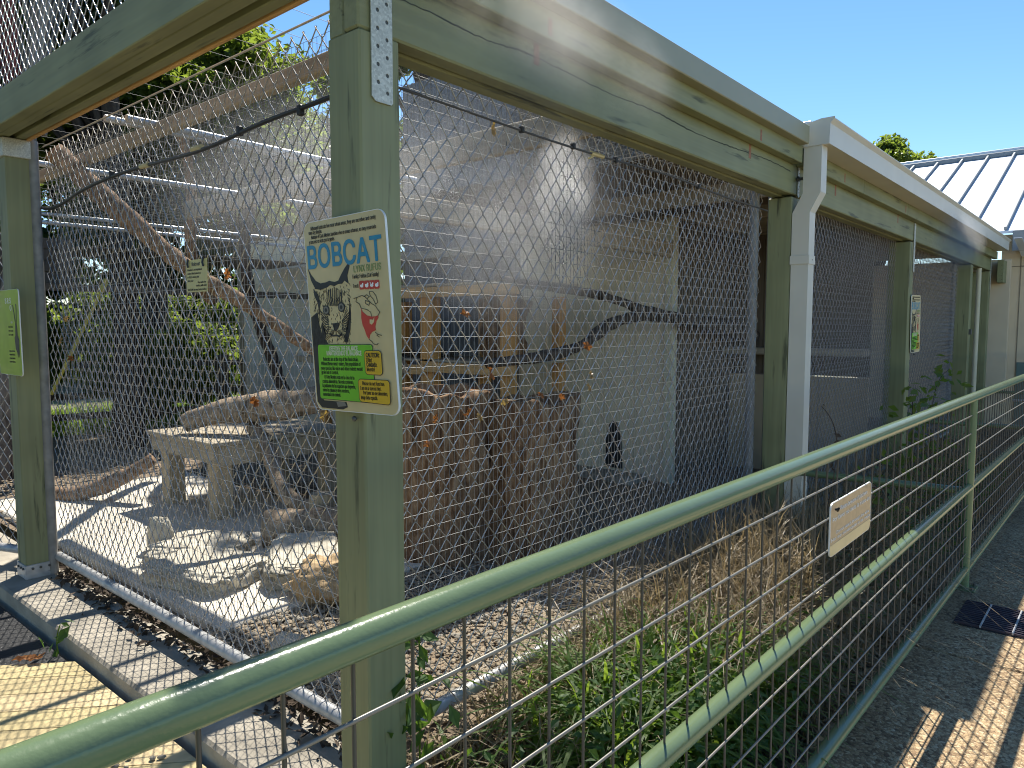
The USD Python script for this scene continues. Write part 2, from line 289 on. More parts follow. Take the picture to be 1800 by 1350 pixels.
obj('joint_strip', cbox((.8, -3.2, -.14), (12.6, .795, -.008), .002), concrete_m, wk)
obj('paving_slab', cbox((12.607, -12, -.13), (30, .80, 0), .006), agg_m, wk)
struct('planting_bed', sheet(1.18, .80, 12.9, 1.80, -.03, 160, 24, .035, 3, 4.), soil_m, smooth=True)
struct('exhibit_floor', sheet(1.6, 1.8, 12.9, 11.0, -.03, 120, 100, .025, 5, 2.), soil_m, smooth=True)
# boardwalk planks run diagonally, ends trimmed along the kerb
bwk = thing('boardwalk', 'yellow pine boardwalk of diagonal planks beside the concrete kerb', 'boardwalk')
dv, nv = np.array([.74, -.673]), np.array([.673, .74])
k = 0; s0 = 3.415
while s0 > 0.75:
    s1 = s0 - .139
    def at(s, t): return nv * s + dv * t
    def clip(s):   # far end: stops at X = 1.135 or rail line
        return (1.135 - nv[0] * s) / dv[0]
    q = [at(s0, -3.5), at(s0, clip(s0)), at(s1, clip(s1)), at(s1, -3.5)]
    poly = Polygon(q)
    if s0 < 2.0: poly = poly.intersection(sbox(-9, .82, 9, 9))
    if not poly.is_empty:
        v, f = extr(poly, .035); v[:, 2] += -.095
        obj('plank', (v, f), deckY[k % 3], bwk)
    s0 -= .1445; k += 1
v, f = extr(Polygon([nv * 3.43 + dv * -3.5, nv * 3.43 + dv * ((1.13 - nv[0] * 3.43) / dv[0]), (1.13, 9), (-4, 9)]), .03); v[:, 2] -= .11
obj('black_mat', (v, f), black_m, label='black rubber mat strewn with pale pebbles beyond the boardwalk', cat='mat')
kb = thing('concrete_kerb', 'weathered concrete footing strip under the left mesh panel', 'kerb', (1.3, 3, -.16))
v, f = cbox((1.165, 1.52, -.2), (1.50, 9.0, 0.0), .012); obj('footing', (v, f), concrete_m, kb)
fl = thing('concrete_floor', 'pale concrete slab floor in front of the low wooden table', 'floor slab', (2.4, 4.5, 0))
v, f = cbox((1.66, 3.25, -.1), (3.35, 7.2, .012), .01); obj('slab', (v, f), slab_m, fl)

# ------------------------------------------------------------------ the enclosure frame: posts, beams, trim, roof
en = thing('animal_enclosure', 'long green timber animal enclosure with fascia boards and mesh bays', 'enclosure', (1.29, 1.66, 0))
S = .145
def post(x, y, z0, z1, w=S, wy=None):
    return obj('post', cbox((x, y, z0), (x + w, y + (wy or w), z1), .006), greenZ, en)
p_main = post(1.29, 1.657, -.16, 2.272)
p2 = post(4.60, 1.662, -.16, 2.262, .15); p3 = post(7.70, 1.66, -.16, 2.262, .15, .19); p4 = post(11.0, 1.66, -.16, 2.262, .15, .22); p5 = post(12.50, 1.66, -.16, 2.262, .15, .26)
p_left = post(1.29, 4.79, .075, 2.43)
obj('foot_bracket', cbox((1.284, 4.784, 0.0), (1.441, 4.941, .082), .002), galv_m, p_left)
for yy in (4.815, 4.855, 4.90): obj('bolt', frame_map(tm(trimesh.creation.cylinder(.007, .012, sections=8)), (1.282, yy, .06), (0, 1, 0), (0, 0, 1), (1, 0, 0)), steel_dark, p_left)
for xx in (1.32, 1.36, 1.405): obj('bolt', frame_map(tm(trimesh.creation.cylinder(.007, .012, sections=8)), (xx, 4.782, .06), (1, 0, 0), (0, 0, 1), (0, 1, 0)), steel_dark, p_left)
obj('cap_bracket', cbox((1.278, 4.778, 2.395), (1.447, 4.947, 2.497), .003), M_spangle, p_left)
for a, b in ((1.29, 4.697), (4.703, 7.83), (7.836, 12.64)):
    obj('beam', cbox((a, 1.660, 2.274), (b, 1.727, 2.54), .006), greenX, en)
    obj('beam', cbox((a + .004, 1.731, 2.268), (b, 1.80, 2.54), .006), greenX, en)
obj('trim_board', cbox((1.1, 1.600, 2.450), (4.585, 1.6585, 2.554), .004), greenX, en)
for a, b in ((4.64, 5.9), (5.904, 7.27), (7.274, 9.3), (9.304, 11.2), (11.204, 12.75)):
    obj('trim_board', cbox((a, 1.600, 2.446), (b, 1.6585, 2.552), .004), greenX, en)
obj('metal_fascia', cbox((1.0, 1.545, 2.545), (4.535, 1.615, 2.652), .004), fascia_m, en)
obj('roof_sheet', cbox((4.6, 1.56, 2.66), (12.9, 1.80, 2.70), .004), roof_m, en); obj('roof_sheet', cbox((5.4, 1.805, 2.665), (12.9, 5.2, 2.705), .004), roof_m, en)
obj('roof_edge', cbox((1.0, 1.60, 2.655), (4.545, 1.78, 2.675), .003), roof_m, en)
for k, x in enumerate((5.6, 6.6, 7.7, 8.8, 9.9, 11.0, 12.1)): obj('rafter', cbox((x, 1.82, 2.46), (x + .05, 5.1, 2.655), .004), greyY, en)
for k in range(12): obj('roof_board', cbox((4.42 + k * .17, 2.5, 2.60), (4.584 + k * .17, 5.2, 2.625), .003), plank_d, en)
# open first bay: cross rafters under a mesh ceiling
for x, w, z0, z1 in ((1.74, .045, 2.45, 2.52), (3.05, .05, 2.40, 2.55)): obj('rafter', cbox((x, 1.83, z0), (x + w, 6.4, z1), .005), greyY, en)
obj('rafter', cbox((2.3, 3.30, 2.10), (6.15, 3.36, 2.24), .005), greyX, en)
# left beam made of several plies
for x0, x1, z0, z1, m in ((1.205, 1.258, 2.500, 2.675, greenY), (1.262, 1.318, 2.502, 2.67, greenY), (1.322, 1.345, 2.53, 2.66, greenY), (1.345, 1.392, 2.500, 2.66, greenY), (1.395, 1.414, 2.492, 2.66, amberY)):
    obj('beam', cbox((x0, 1.30, z0), (x1, 9.0, z1), .004), m, en)
# straps, brackets, bolts, stains
def strap(x, z0, z1, w, y=1.655, n=6, t=.004, par=None, mat=M_spangle):
    pl_ = Polygon([(0, 0.012), (.014, 0), (w - .006, 0), (w, .006), (w, z1 - z0), (0, z1 - z0)])
    hs = [(w * (.3 if k % 2 else .74) , .03 + k * (z1 - z0 - .05) / (2 * n - 1)) for k in range(2 * n)]
    for hx, hz in hs: pl_ = pl_.difference(Point(hx, hz).buffer(.0058, quad_segs=4))
    s = obj('strap', frame_map(extr(pl_, t), (x, y, z0), (1, 0, 0), (0, 0, 1), (0, -1, 0)), mat, par or en)
    for hx, hz in hs: obj('nail_head', frame_map(tm(trimesh.creation.cylinder(.006, .004, sections=8)), (x + hx, y, z0 + hz), (1, 0, 0), (0, 0, 1), (0, -1, 0)), steel_dark, s)
strap(1.328, 2.083, 2.45, .075, n=7)
strap(4.672, 2.262, 2.45, .03, y=1.658, n=4)
strap(7.80, 1.98, 2.44, .055, y=1.656, n=5); strap(12.56, 2.0, 2.44, .05, y=1.656, n=4)
obj('bolt', tube([(4.655, 1.66, 2.37), (4.655, 1.61, 2.37)], .009, 8), steel_dark, en); obj('nut', frame_map(tm(trimesh.creation.cylinder(.017, .016, sections=6)), (4.655, 1.645, 2.37), (1, 0, 0), (0, 0, 1), (0, 1, 0)), steel_dark, en)
for x in (2.06, 3.93, 5.42, 7.18, 9.2):
    obj('rust_stain', cbox((x, 1.5993, 2.46), (x + .022, 1.6003, 2.52), .0003), rust_m, en)
    obj('rust_stain', cbox((x - .005, 1.6593, 2.375), (x + .025, 1.6603, 2.45), .0003), rust_m, en)
ck = [(1.44, 2.392), (1.62, 2.391), (1.83, 2.388), (2.0, 2.401), (2.14, 2.40), (2.3, 2.396), (2.58, 2.39), (2.82, 2.399), (3.19, 2.386), (3.48, 2.385), (3.9, 2.401), (4.55, 2.403)]
cq = spline([(a, 0, b) for a, b in ck], 160); cq[:, 2] += .003 * np.sin(np.arange(160) * 1.9) * rng.uniform(-1, 1, 160)
wdt = .0012 + .0026 * meshkit.noise(cq * 6, 3); top_, bot_ = cq[:, [0, 2]] + np.c_[0 * wdt, wdt], cq[:, [0, 2]] - np.c_[0 * wdt, wdt]
obj('crack', frame_map(extr(Polygon(np.vstack([top_, bot_[::-1]])).buffer(0), .0008), (0, 1.6602, 0), (1, 0, 0), (0, 0, 1), (0, -1, 0)), plain('dark_crack', (.035, .04, .025), .9), en)
obj('clip', cbox((11.03, 1.63, 1.36), (11.09, 1.66, 1.43), .004), steel_dark, en)
obj('conduit', tube([(11.9, 1.70, 0), (11.9, 1.70, 2.27)], .03, 10), trim_m, en, smooth=40)
# gutter and downspout
gt = thing('gutter', 'cream metal rain gutter with square downspout at the second post', 'gutter', (4.6, 1.5, 0))
prof = Polygon([(1.60, 2.548), (1.452, 2.548), (1.448, 2.665), (1.425, 2.688), (1.425, 2.694), (1.455, 2.675), (1.457, 2.556), (1.597, 2.556), (1.597, 2.68), (1.60, 2.68)])
obj('channel', frame_map(extr(prof, 8.0), (4.6, 0, 0), (0, 1, 0), (0, 0, 1), (1, 0, 0)), gutter_m, gt)
obj('end_cap', frame_map(extr(Polygon([(1.60, 2.545), (1.449, 2.545), (1.446, 2.665), (1.422, 2.69), (1.422, 2.70), (1.50, 2.70), (1.60, 2.68)]), .004), (4.595, 0, 0), (0, 1, 0), (0, 0, 1), (1, 0, 0)), gutter_m, gt)
def sq(y0, y1, x0, x1, za, zb, dy=0):
    v = np.array([(x, y + (dy if z == zb else 0), z) for z in (za, zb) for x, y in ((x0, y0), (x1, y0), (x1, y1), (x0, y1))], float)
    return v, np.array([(0, 1, 5, 4), (1, 2, 6, 5), (2, 3, 7, 6), (3, 0, 4, 7), (0, 3, 2, 1), (4, 5, 6, 7)])
obj('spout_top', sq(1.492, 1.598, 4.60, 4.70, 2.27, 2.548), gutter_m, gt)
obj('elbow', sq(1.552, 1.658, 4.601, 4.699, 2.155, 2.27, -.06), gutter_m, gt)
obj('downspout', sq(1.552, 1.658, 4.60, 4.70, -.05, 2.155), gutter_m, gt)
obj('band', cbox((4.594, 1.546, 1.84), (4.706, 1.664, 1.895), .002), gutter_m, gt)
obj('band', cbox((4.597, 1.549, .42), (4.703, 1.66, .47), .002), gutter_m, gt)
obj('screw', frame_map(tm(trimesh.creation.cylinder(.004, .004, sections=6)), (4.65, 1.546, 1.868), (1, 0, 0), (0, 0, 1), (0, -1, 0)), steel_dark, gt)

# ------------------------------------------------------------------ mesh panels (one prototype, copied)
W = 2.98; PITCH = .0363; HALF = .0462; Z0, Z1 = .10, 2.49
g_ch = 'chain link panels of the enclosure'
cl = thing('chain_link_panel', 'galvanised chain link panel between the sign post and the downspout', 'mesh panel', (1.52, 1.815, 0), g_ch)
nseg = int((Z1 - Z0) / HALF)
for i in range(int(W / PITCH)):
    P = []; xl, xr = -.0018, PITCH + .0018; d = .0042; e = .004; wob = .0015
    for kk in range(nseg):
        z = Z0 + kk * HALF; a, b = (xl, xr) if (kk + i) % 2 == 0 else (xr, xl); s = 1 if (kk + i) % 2 == 0 else -1
        sg = 1 if b > a else -1
        P += [(a + sg * e, d * s, z + .004), (b - sg * e, d * s, z + HALF - .004), (b, 0, z + HALF)]
    P = np.array(P); P[:, 0] += i * PITCH
    P[:, 1] += .012 * np.sin(P[:, 0] * 2.1 + 1) * np.sin(P[:, 2] * 1.7)
    P[:, 0] += wob * np.sin(P[:, 2] * 5 + i * .3)
    P += np.array([1.52, 1.815, 0])
    obj('wire', tube(P, .0023, 5, caps=False), chain_m, cl, smooth=True)
for x in (-.025, W + .01): obj('end_pole', tube([(1.52 + x, 1.86, -.02), (1.52 + x, 1.86, 2.5)], .028, 12), pole_m, cl, smooth=40)
obj('bottom_pipe', tube([(1.50, 1.83, Z0), (1.52 + W, 1.83, Z0)], .026, 12), galv_m, cl, smooth=40)
obj('tension_wire', tube([(1.5, 1.81, 2.478), (1.52 + W, 1.81, 2.478)], .004, 6), galv_m, cl, smooth=True)
def cp(label, loc, rot): return copy(cl, label, loc, rot, g_ch)
# rotated by 90 degrees: x -> +y, y -> -x
cp('galvanised chain link panel left of the sign post facing the boardwalk', (1.475, 1.81, 0), 90)
cp('galvanised chain link panel between the downspout and the second bobcat sign', (4.76, 1.79, 0), 0)
cp('farthest chain link panel beyond the second bobcat sign', (7.90, 1.79, 0), 0)
cp('chain link panel running off at the left edge beyond the left post', (1.42, 4.98, 0), 112)
cp('upper chain link panel standing above the left green beam', (1.33, 3.1, 2.57), 90)
g_w = 'welded wire panels behind the chain link'
wp = thing('welded_wire_panel', 'fine welded wire panel behind the chain link right of the sign post', 'mesh panel', (1.52, 1.87, 0), g_w)
for i in range(int(W / .0262)): obj('wire', tube([(1.52 + i * .0262, 1.87, .12), (1.52 + i * .0262, 1.87, 2.45)], .00085, 4, False), weld_m, wp, smooth=True)
for i in range(int(2.33 / .0515)):
    z = .13 + i * .0515; zz = .006 * math.sin(i)
    obj('cross_wire', tube([(1.52 + x, 1.8716, z + zz * math.sin(x * 1.3)) for x in np.linspace(0, W, 8)], .00085, 4, False), weld_m, wp, smooth=True)
for lb_, x_ in (('fine welded wire panel of the bay between the downspout and the second bobcat sign', 4.76), ('fine welded wire panel of the farthest bay', 7.90)): copy(wp, lb_, (x_, 1.84, 0), 0, g_w)
copy(wp, 'fine welded wire panel behind the chain link left of the sign post', (1.53, 1.83, 0), 90, g_w)

# ceiling pipes of the open bay
g_p = 'ceiling pipes of the open bay'
for lab, y, z, x0, x1 in (('bright ceiling pipe crossing the open bay above the small sign', 5.45, 2.51, 1.55, 6.2), ('nearest ceiling pipe of the open bay below the left beam', 3.95, 2.51, 1.6, 3.6), ('second ceiling pipe beside the nearest one in the open bay', 4.22, 2.56, 1.6, 3.6), ('farthest ceiling pipe along the back of the open bay', 8.1, 2.47, 1.6, 6.2), ('ceiling pipe just above the farthest one at the back', 8.6, 2.62, 1.6, 6.2)):
    obj('ceiling_pipe', tube([(x0, y, z), (x1, y + .05, z)], .020, 10), galv_m, None, smooth=40, label=lab, cat='pipe', group=g_p)
cm = thing('ceiling_mesh', 'wire mesh ceiling laid over the pipes of the open bay', 'ceiling mesh', (2, 3, 2.6))
for i in range(31): obj('wire', tube([(1.5 + i * .1, 1.85, 2.56), (1.5 + i * .1, 9.0, 2.56)], .001, 4, False), weld_dk, cm)
for i in range(36): obj('cross_wire', tube([(1.5, 1.9 + i * .2, 2.562), (4.6, 1.9 + i * .2, 2.562)], .001, 4, False), weld_dk, cm)
# back mesh of the bay: pole frame
bf = thing('back_fence', 'dark wooden rail fence behind the exhibit among the shrubs', 'fence', (4.5, 11, 0))
for z, x0, x1 in ((.93, 2.2, 6.6), (.50, 2.2, 6.6), (.22, 2.2, 6.6)): obj('rail', bbar((x0, 11, z + .04), (x1, 11.1, z - .05), .05, .085), plank_d, bf)
for x in (2.6, 5.75): obj('post', cbox((x, 11.05, -.16), (x + .16, 11.2, 1.02), .01), plank_d, bf)
ob = thing('back_wall_band', 'weathered board band under the roof at the far left', 'board wall', (2.5, 9.3, 2))
for k in range(4): obj('board', cbox((1.7, 9.25, 1.95 + k * .125), (3.1, 9.29, 2.07 + k * .125), .004), plank_d, ob)
obj('board', cbox((1.6, 9.1, 1.86), (6.2, 9.2, 1.94), .004), plank_d, ob)
for k in range(7): obj('board', cbox((3.15, 9.12 + k * .16, 2.36 - k * .004), (6.1, 9.27 + k * .16, 2.38 - k * .004), .003), plank_d, ob)
lp = thing('leaning_pole', 'yellow painted pole leaning beside the dark trunk', 'pole', (2.6, 8, 0))
obj('shaft', tube([(2.62, 8.6, .75), (3.12, 8.5, 1.85)], .018, 8), plain('yellow_paint', (.42, .36, .04), .5), lp)
obj('tip', tube([(3.12, 8.5, 1.85), (3.17, 8.49, 1.97)], .03, 8), plain('yellow_tip', (.42, .38, .06), .5), lp)

# ------------------------------------------------------------------ walls at the back of the exhibit
def vplanks(name, par, x0, y0, x1, y1, z0, z1, n, mat, t=.025, gap=.004, zt=None):
    p, q = np.array([x0, y0]), np.array([x1, y1]); d = (q - p) / n; u = d / np.linalg.norm(d); nn = np.array([-u[1], u[0]])
    for k in range(n):
        a = p + d * k + u * gap / 2; b = p + d * (k + 1) - u * gap / 2; m = (a + b) / 2 + nn * (.002 if k % 2 else -.001)
        a, b = a + (m - (a + b) / 2), b + (m - (a + b) / 2)
        obj(name, bbar((*a, (z0 + z1) / 2), (*b, (z0 + z1) / 2), t, z1 - z0, .003), mat, par)
ww = thing('white_wall', 'off white panelled wall at the back left of the exhibit', 'wall', (6.2, 9, 0))
vplanks('panel', ww, 6.2, 11.1, 6.2, 7.2, -.1, 2.82, 9, wall_w)
obj('top_trim', cbox((6.12, 7.2, 2.82), (6.28, 11.15, 2.95), .004), plank_d, ww)
obj('corner_trim', cbox((6.15, 11.06, -.1), (6.25, 11.16, 2.82), .004), greyZ, ww)
bw = thing('beige_shed', 'beige panelled shed wall with cream corner trim and arched pet door', 'wall', (6.2, 4, 0))
vplanks('panel', bw, 6.10, 5.10, 6.2, 3.36, -.1, 2.46, 5, wall_b)
obj('corner_trim', cbox((6.15, 3.30, -.1), (6.25, 3.38, 2.47), .004), trim_m, bw)
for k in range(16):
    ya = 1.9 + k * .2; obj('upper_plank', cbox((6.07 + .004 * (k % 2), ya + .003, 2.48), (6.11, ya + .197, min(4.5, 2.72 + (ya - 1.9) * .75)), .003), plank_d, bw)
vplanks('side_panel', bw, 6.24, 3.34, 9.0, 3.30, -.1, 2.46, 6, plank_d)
arch = Polygon([(-.10, 0), (.10, 0), (.085, .3), (.05, .44), (0, .48), (-.05, .44), (-.085, .3)])
obj('pet_door', frame_map(extr(arch, .02), (6.165, 3.93, .05), (0, -1, 0), (0, 0, 1), (-1, 0, 0)), black_m, bw)
obj('sill', cbox((5.85, 3.55, -.05), (6.14, 4.75, .03), .02), concrete_m, bw)
cw = thing('corrugated_wall', 'grey corrugated metal wall behind the amber timber shelves', 'wall', (6.3, 6, 0))
yy = np.linspace(5.1, 7.25, 173); prof = .018 * np.sin(yy * 2 * PI / .076)
for k in range(4):
    s = slice(k * 43, k * 43 + 44); y_, x_ = yy[s], 6.3 + prof[s] + k * .003
    v = np.vstack([np.stack([x_, y_, np.full(len(y_), -.1)], 1), np.stack([x_, y_, np.full(len(y_), 4.5)], 1)]); n = len(y_); i = np.arange(n - 1)
    obj('sheet', (v, np.stack([i, i + 1, i + 1 + n, i + n], 1)), corr_m, cw, smooth=True)
obj('girt', cbox((6.2, 5.12, 2.3), (6.27, 7.2, 2.4), .004), greyY, cw)
cw2 = thing('partition_wall', 'dark plank partition with beige lower panel at the far end of the first bay', 'wall', (7.4, 2.6, 0))
vplanks('plank', cw2, 7.42, 3.28, 7.42, 1.9, .98, 2.4, 8, plank_d); vplanks('panel', cw2, 7.40, 3.28, 7.40, 1.9, -.1, .97, 3, tan_dim)
obj('ledge', cbox((7.2, 1.9, 1.18), (7.40, 3.28, 1.25), .01), greyY, cw2)
rw = thing('rear_wall', 'dark board rear wall with beige lower panels behind the far bays', 'wall', (9, 4.4, 0))
vplanks('plank', rw, 7.5, 4.2, 12.8, 4.2, 1.0, 2.65, 20, plank_d); vplanks('panel', rw, 7.5, 4.19, 12.8, 4.19, -.1, .98, 6, tan_dim)
obj('ledge', cbox((7.5, 3.8, 1.0), (12.8, 4.17, 1.05), .01), greyX, rw)

# ------------------------------------------------------------------ furniture and logs inside
sh = thing('timber_shelf', 'two tier amber timber shelf frame behind the bark stump', 'shelf', (5, 4.8, 0))
for y in (5.08, 4.12, 6.3):
    obj('post', cbox((4.76, y, -.05), (4.88, y + (.17 if y < 6 and y > 5 else .10), 1.74), .005), amberZ, sh)
    obj('post', cbox((5.5, y, -.05), (5.6, y + .10, 1.74), .005), amberZ, sh)
obj('top_rail', cbox((4.72, 3.99, 1.735), (4.757, 5.15, 1.83), .004), amberY, sh); obj('top_rail', cbox((4.722, 5.154, 1.735), (4.757, 6.5, 1.835), .004), amberY, sh)
obj('top_board', cbox((4.72, 3.99, 1.835), (5.62, 6.5, 1.86), .004), greyY, sh)
obj('mid_rail', cbox((4.72, 4.02, 1.03), (4.757, 5.15, 1.125), .004), amberY, sh); obj('mid_rail', cbox((4.722, 5.154, 1.0), (4.757, 6.5, 1.095), .004), amberY, sh)
obj('mid_board', cbox((4.76, 4.02, 1.127), (5.62, 6.5, 1.15), .004), greyY, sh)
obj('back_log', limb([(5.2, 4.55, 1.15), (5.2, 4.57, 1.5), (5.22, 4.55, 1.74)], [.22, .2, .21], 24, 14, .2, 4), bark_m, sh, smooth=True)
obj('nest_litter', blades(np.stack([rng.uniform(4.8, 5.3, 260), rng.uniform(5.25, 6.2, 260), np.full(260, 1.15)], 1), .12, .01, rng.uniform(.5, 1.5, 260), rng), litter_d, sh)
# hollow bark stumps standing side by side
def stump(label, c, r, h, seed, n=64, ring=26):
    t = thing('bark_stump', label, 'stump', (c[0], c[1], -.05)); a = np.linspace(0, 2 * PI, n, endpoint=False); V = []
    for i in range(ring):
        z = i / (ring - 1); P = np.stack([np.cos(a), np.sin(a), np.full(n, z * 3)], 1)
        rr = r * (1 + .22 * (meshkit.fbm(P * [2.2, 2.2, .5] + seed, 3, seed) - .5) * 2 + .10 * (meshkit.noise(P * [9, 9, 1.2], seed + 2) - .5) * 2 + .12 * (1 - z) ** 3 + .05 * (meshkit.noise(P * [4, 4, 7], seed + 9) - .5))
        V.append(np.stack([c[0] + rr * np.cos(a), c[1] + rr * np.sin(a), -.05 + z * (h + .07 * (meshkit.noise(P[:, :2] @ np.array([[3., 0, 0], [0, 3., 0]]) + seed, seed) - .5))], 1))
    for s, dz in ((.82, 0), (.8, -.25)): V.append(V[ring - 1] * [1, 1, 1] * 0 + np.stack([c[0] + (V[ring - 1][:, 0] - c[0]) * s, c[1] + (V[ring - 1][:, 1] - c[1]) * s, V[ring - 1][:, 2] + dz], 1))
    R = len(V); V = np.vstack(V); k = np.arange(n); F = []
    for i in range(R - 1): F.append(np.stack([i * n + k, i * n + (k + 1) % n, (i + 1) * n + (k + 1) % n, (i + 1) * n + k], 1))
    obj('bark', (V, np.vstack(F)), bark_m, t, smooth=True)
    obj('core', tm(trimesh.creation.cylinder(r * .8, .05, sections=20).apply_translation((c[0], c[1], h - .3))), plank_d, t)
stump('big dark bark stump nearest the sign post inside the mesh', (3.28, 3.42), .35, 1.10, 3)
stump('slimmer bark stump right of the big one inside the mesh', (3.70, 3.02), .31, 1.04, 8)
tb = thing('low_table', 'low weathered wooden table carrying a thick pale log', 'table', (3.1, 5.6, 0))
for k in range(6): obj('top_plank', cbox((2.56 + k * .205, 5.08, .575), (2.76 + k * .205, 6.16, .607), .005), greyY, tb)
obj('apron', cbox((2.585, 5.10, .45), (2.62, 6.14, .572), .004), greyY, tb); obj('apron', cbox((2.625, 5.105, .42), (3.78, 5.14, .572), .004), greyX, tb); obj('apron', cbox((2.625, 6.10, .45), (3.78, 6.135, .572), .004), greyX, tb); obj('apron', cbox((3.745, 5.145, .45), (3.78, 6.09, .572), .004), greyY, tb)
for x, y in ((2.625, 5.15), (2.625, 5.93), (3.60, 5.15), (3.60, 5.93)): obj('leg', cbox((x, y, -.03), (x + .135, y + .135, .57), .006), greyZ, tb)
t = thing('thick_log', 'thick pale log lying across the top of the low table', 'log', (3, 5.6, .6))
obj('wood', limb([(2.66, 5.72, .68), (2.80, 5.60, .76), (3.0, 5.30, .82), (3.3, 5.0, .86), (3.7, 4.75, 1.0), (4.0, 4.6, 1.15)], [.07, .10, .115, .105, .095, .08], 50, 16, .16, 2), log_p, t, smooth=True)
t = thing('curved_branch', 'curved bare branch drooping from the table to the floor', 'branch', (3, 5, .4))
obj('wood', limb([(3.02, 5.32, .66), (2.99, 5.05, .52), (2.92, 4.78, .33), (2.90, 4.55, .20), (2.98, 4.35, .19), (3.15, 4.2, .30)], [.055, .055, .06, .06, .05, .035], 50, 12, .15, 6), log_p, t, smooth=True)
t = thing('long_branch', 'long rough branch slanting down from the upper left corner behind the small sign', 'branch', (2.2, 4.6, 1.9))
obj('wood', limb([(1.60, 5.0, 2.50), (1.95, 4.82, 2.12), (2.3, 4.68, 1.80), (2.62, 4.52, 1.56), (2.95, 4.36, 1.30), (3.4, 4.15, 1.12)], [.06, .062, .05, .043, .04, .036], 70, 14, .2, 11), log_m, t, smooth=True)
t = thing('forked_branch', 'dark forked branch lying level in front of the beige shed wall', 'branch', (5.3, 3.1, 1.5))
tr_ = obj('stem', limb([(7.3, 3.0, 1.36), (6.6, 3.05, 1.47), (5.9, 3.1, 1.53), (5.4, 3.1, 1.57)], [.075, .07, .06, .055], 40, 12, .2, 12), log_d, t, smooth=True)
obj('fork', limb([(5.45, 3.1, 1.575), (5.05, 3.12, 1.64), (4.68, 3.15, 1.70), (4.3, 3.25, 1.74), (3.8, 3.4, 1.8)], [.05, .04, .035, .035, .03], 40, 10, .2, 14), log_d, t, smooth=True)
obj('fork', limb([(5.45, 3.1, 1.57), (5.1, 3.12, 1.53), (4.82, 3.15, 1.46), (4.5, 3.15, 1.33), (4.0, 3.3, 1.23), (3.7, 3.4, 1.2)], [.05, .045, .045, .04, .04, .03], 40, 10, .2, 15), log_d, t, smooth=True)
g_l = 'bare limbs rising through the open bay'
for lab, pts, r in (('bare grey limb crossing the ceiling behind the misting hose', [(3.9, 7.6, 1.75), (3.5, 7.2, 2.1), (3.3, 6.8, 2.5), (2.9, 6.2, 3.2)], [.06, .06, .05, .045]), ('dark bare limb behind the white wall corner', [(5.2, 8.2, .4), (4.7, 8.1, 1.6), (4.3, 7.6, 2.5), (4.5, 7.2, 3.4)], [.07, .07, .06, .05]), ('reddish low branch under the table at the left', [(2.1, 6.9, .03), (2.3, 6.5, .12), (2.62, 6.2, .36)], [.07, .06, .05])):
    t = thing('bare_limb', lab, 'branch', pts[0], g_l); obj('wood', limb(pts, r, 40, 12, .18, len(lab)), log_m if 'dark' not in lab else log_d, t, smooth=True)
sb = thing('wall_perch', 'small brown wooden perch shelf in front of the white wall', 'shelf', (5.4, 7.3, 0))
obj('board', cbox((5.2, 6.9, 1.02), (5.7, 8.05, 1.10), .006), greyY, sb); obj('leg', cbox((5.35, 7.65, -.05), (5.45, 7.78, 1.02), .005), amberZ, sb)
obj('brace', bbar((5.4, 6.9, .3), (5.4, 7.4, 1.0), .07, .07), plank_d, sb)
def R(name, label, c, size, seed, mat, flat=.35, rot=0., rough=.25):
    t = thing(name, label, 'rock' if 'log' not in name else 'log', (c[0], c[1], 0)); obj('stone', rock(c, size, seed, flat, rot, 4, rough), mat, t, smooth=True)
R('flat_rock', 'broad flat limestone slab nearest the left mesh on the floor', (1.98, 4.02, .05), (.50, .62, .15), 1, rock_m, .5, .3)
R('flat_rock', 'flat pale rock with rusty stain behind the nearest slab', (2.15, 4.45, .05), (.46, .55, .14), 2, rock_m, .5, .8)
R('flat_rock', 'long pale stone block beside the boulder behind the sign post', (2.42, 3.72, .06), (.42, .72, .18), 3, rock_m, .55, -.6)
R('boulder', 'ochre pitted boulder just left of the sign post base', (2.30, 3.20, .09), (.34, .46, .27), 4, rock_o, .15, .5, .4)
R('boulder', 'small upright pale stone behind the flat slabs', (2.02, 4.72, .1), (.10, .2, .24), 5, rock_m, .2, .2)
R('boulder', 'half buried brown stone in the gravel left of the post', (1.72, 2.75, .02), (.14, .2, .16), 6, rock_m, .2, .2)
t = thing('short_log', 'short split log lying behind the sign post on the floor', 'log', (2.8, 4.1, 0))
obj('wood', limb([(2.55, 4.35, .10), (2.75, 4.15, .11), (3.05, 3.85, .12)], [.12, .13, .12], 24, 16, .2, 21), log_p, t, smooth=True)
t = thing('short_log', 'pale sawn log end standing above the split log', 'log', (2.95, 4.2, 0))
obj('wood', limb([(2.92, 4.25, 0), (2.93, 4.26, .3)], [.09, .085], 10, 16, .08, 22), greyZ, t, smooth=40)

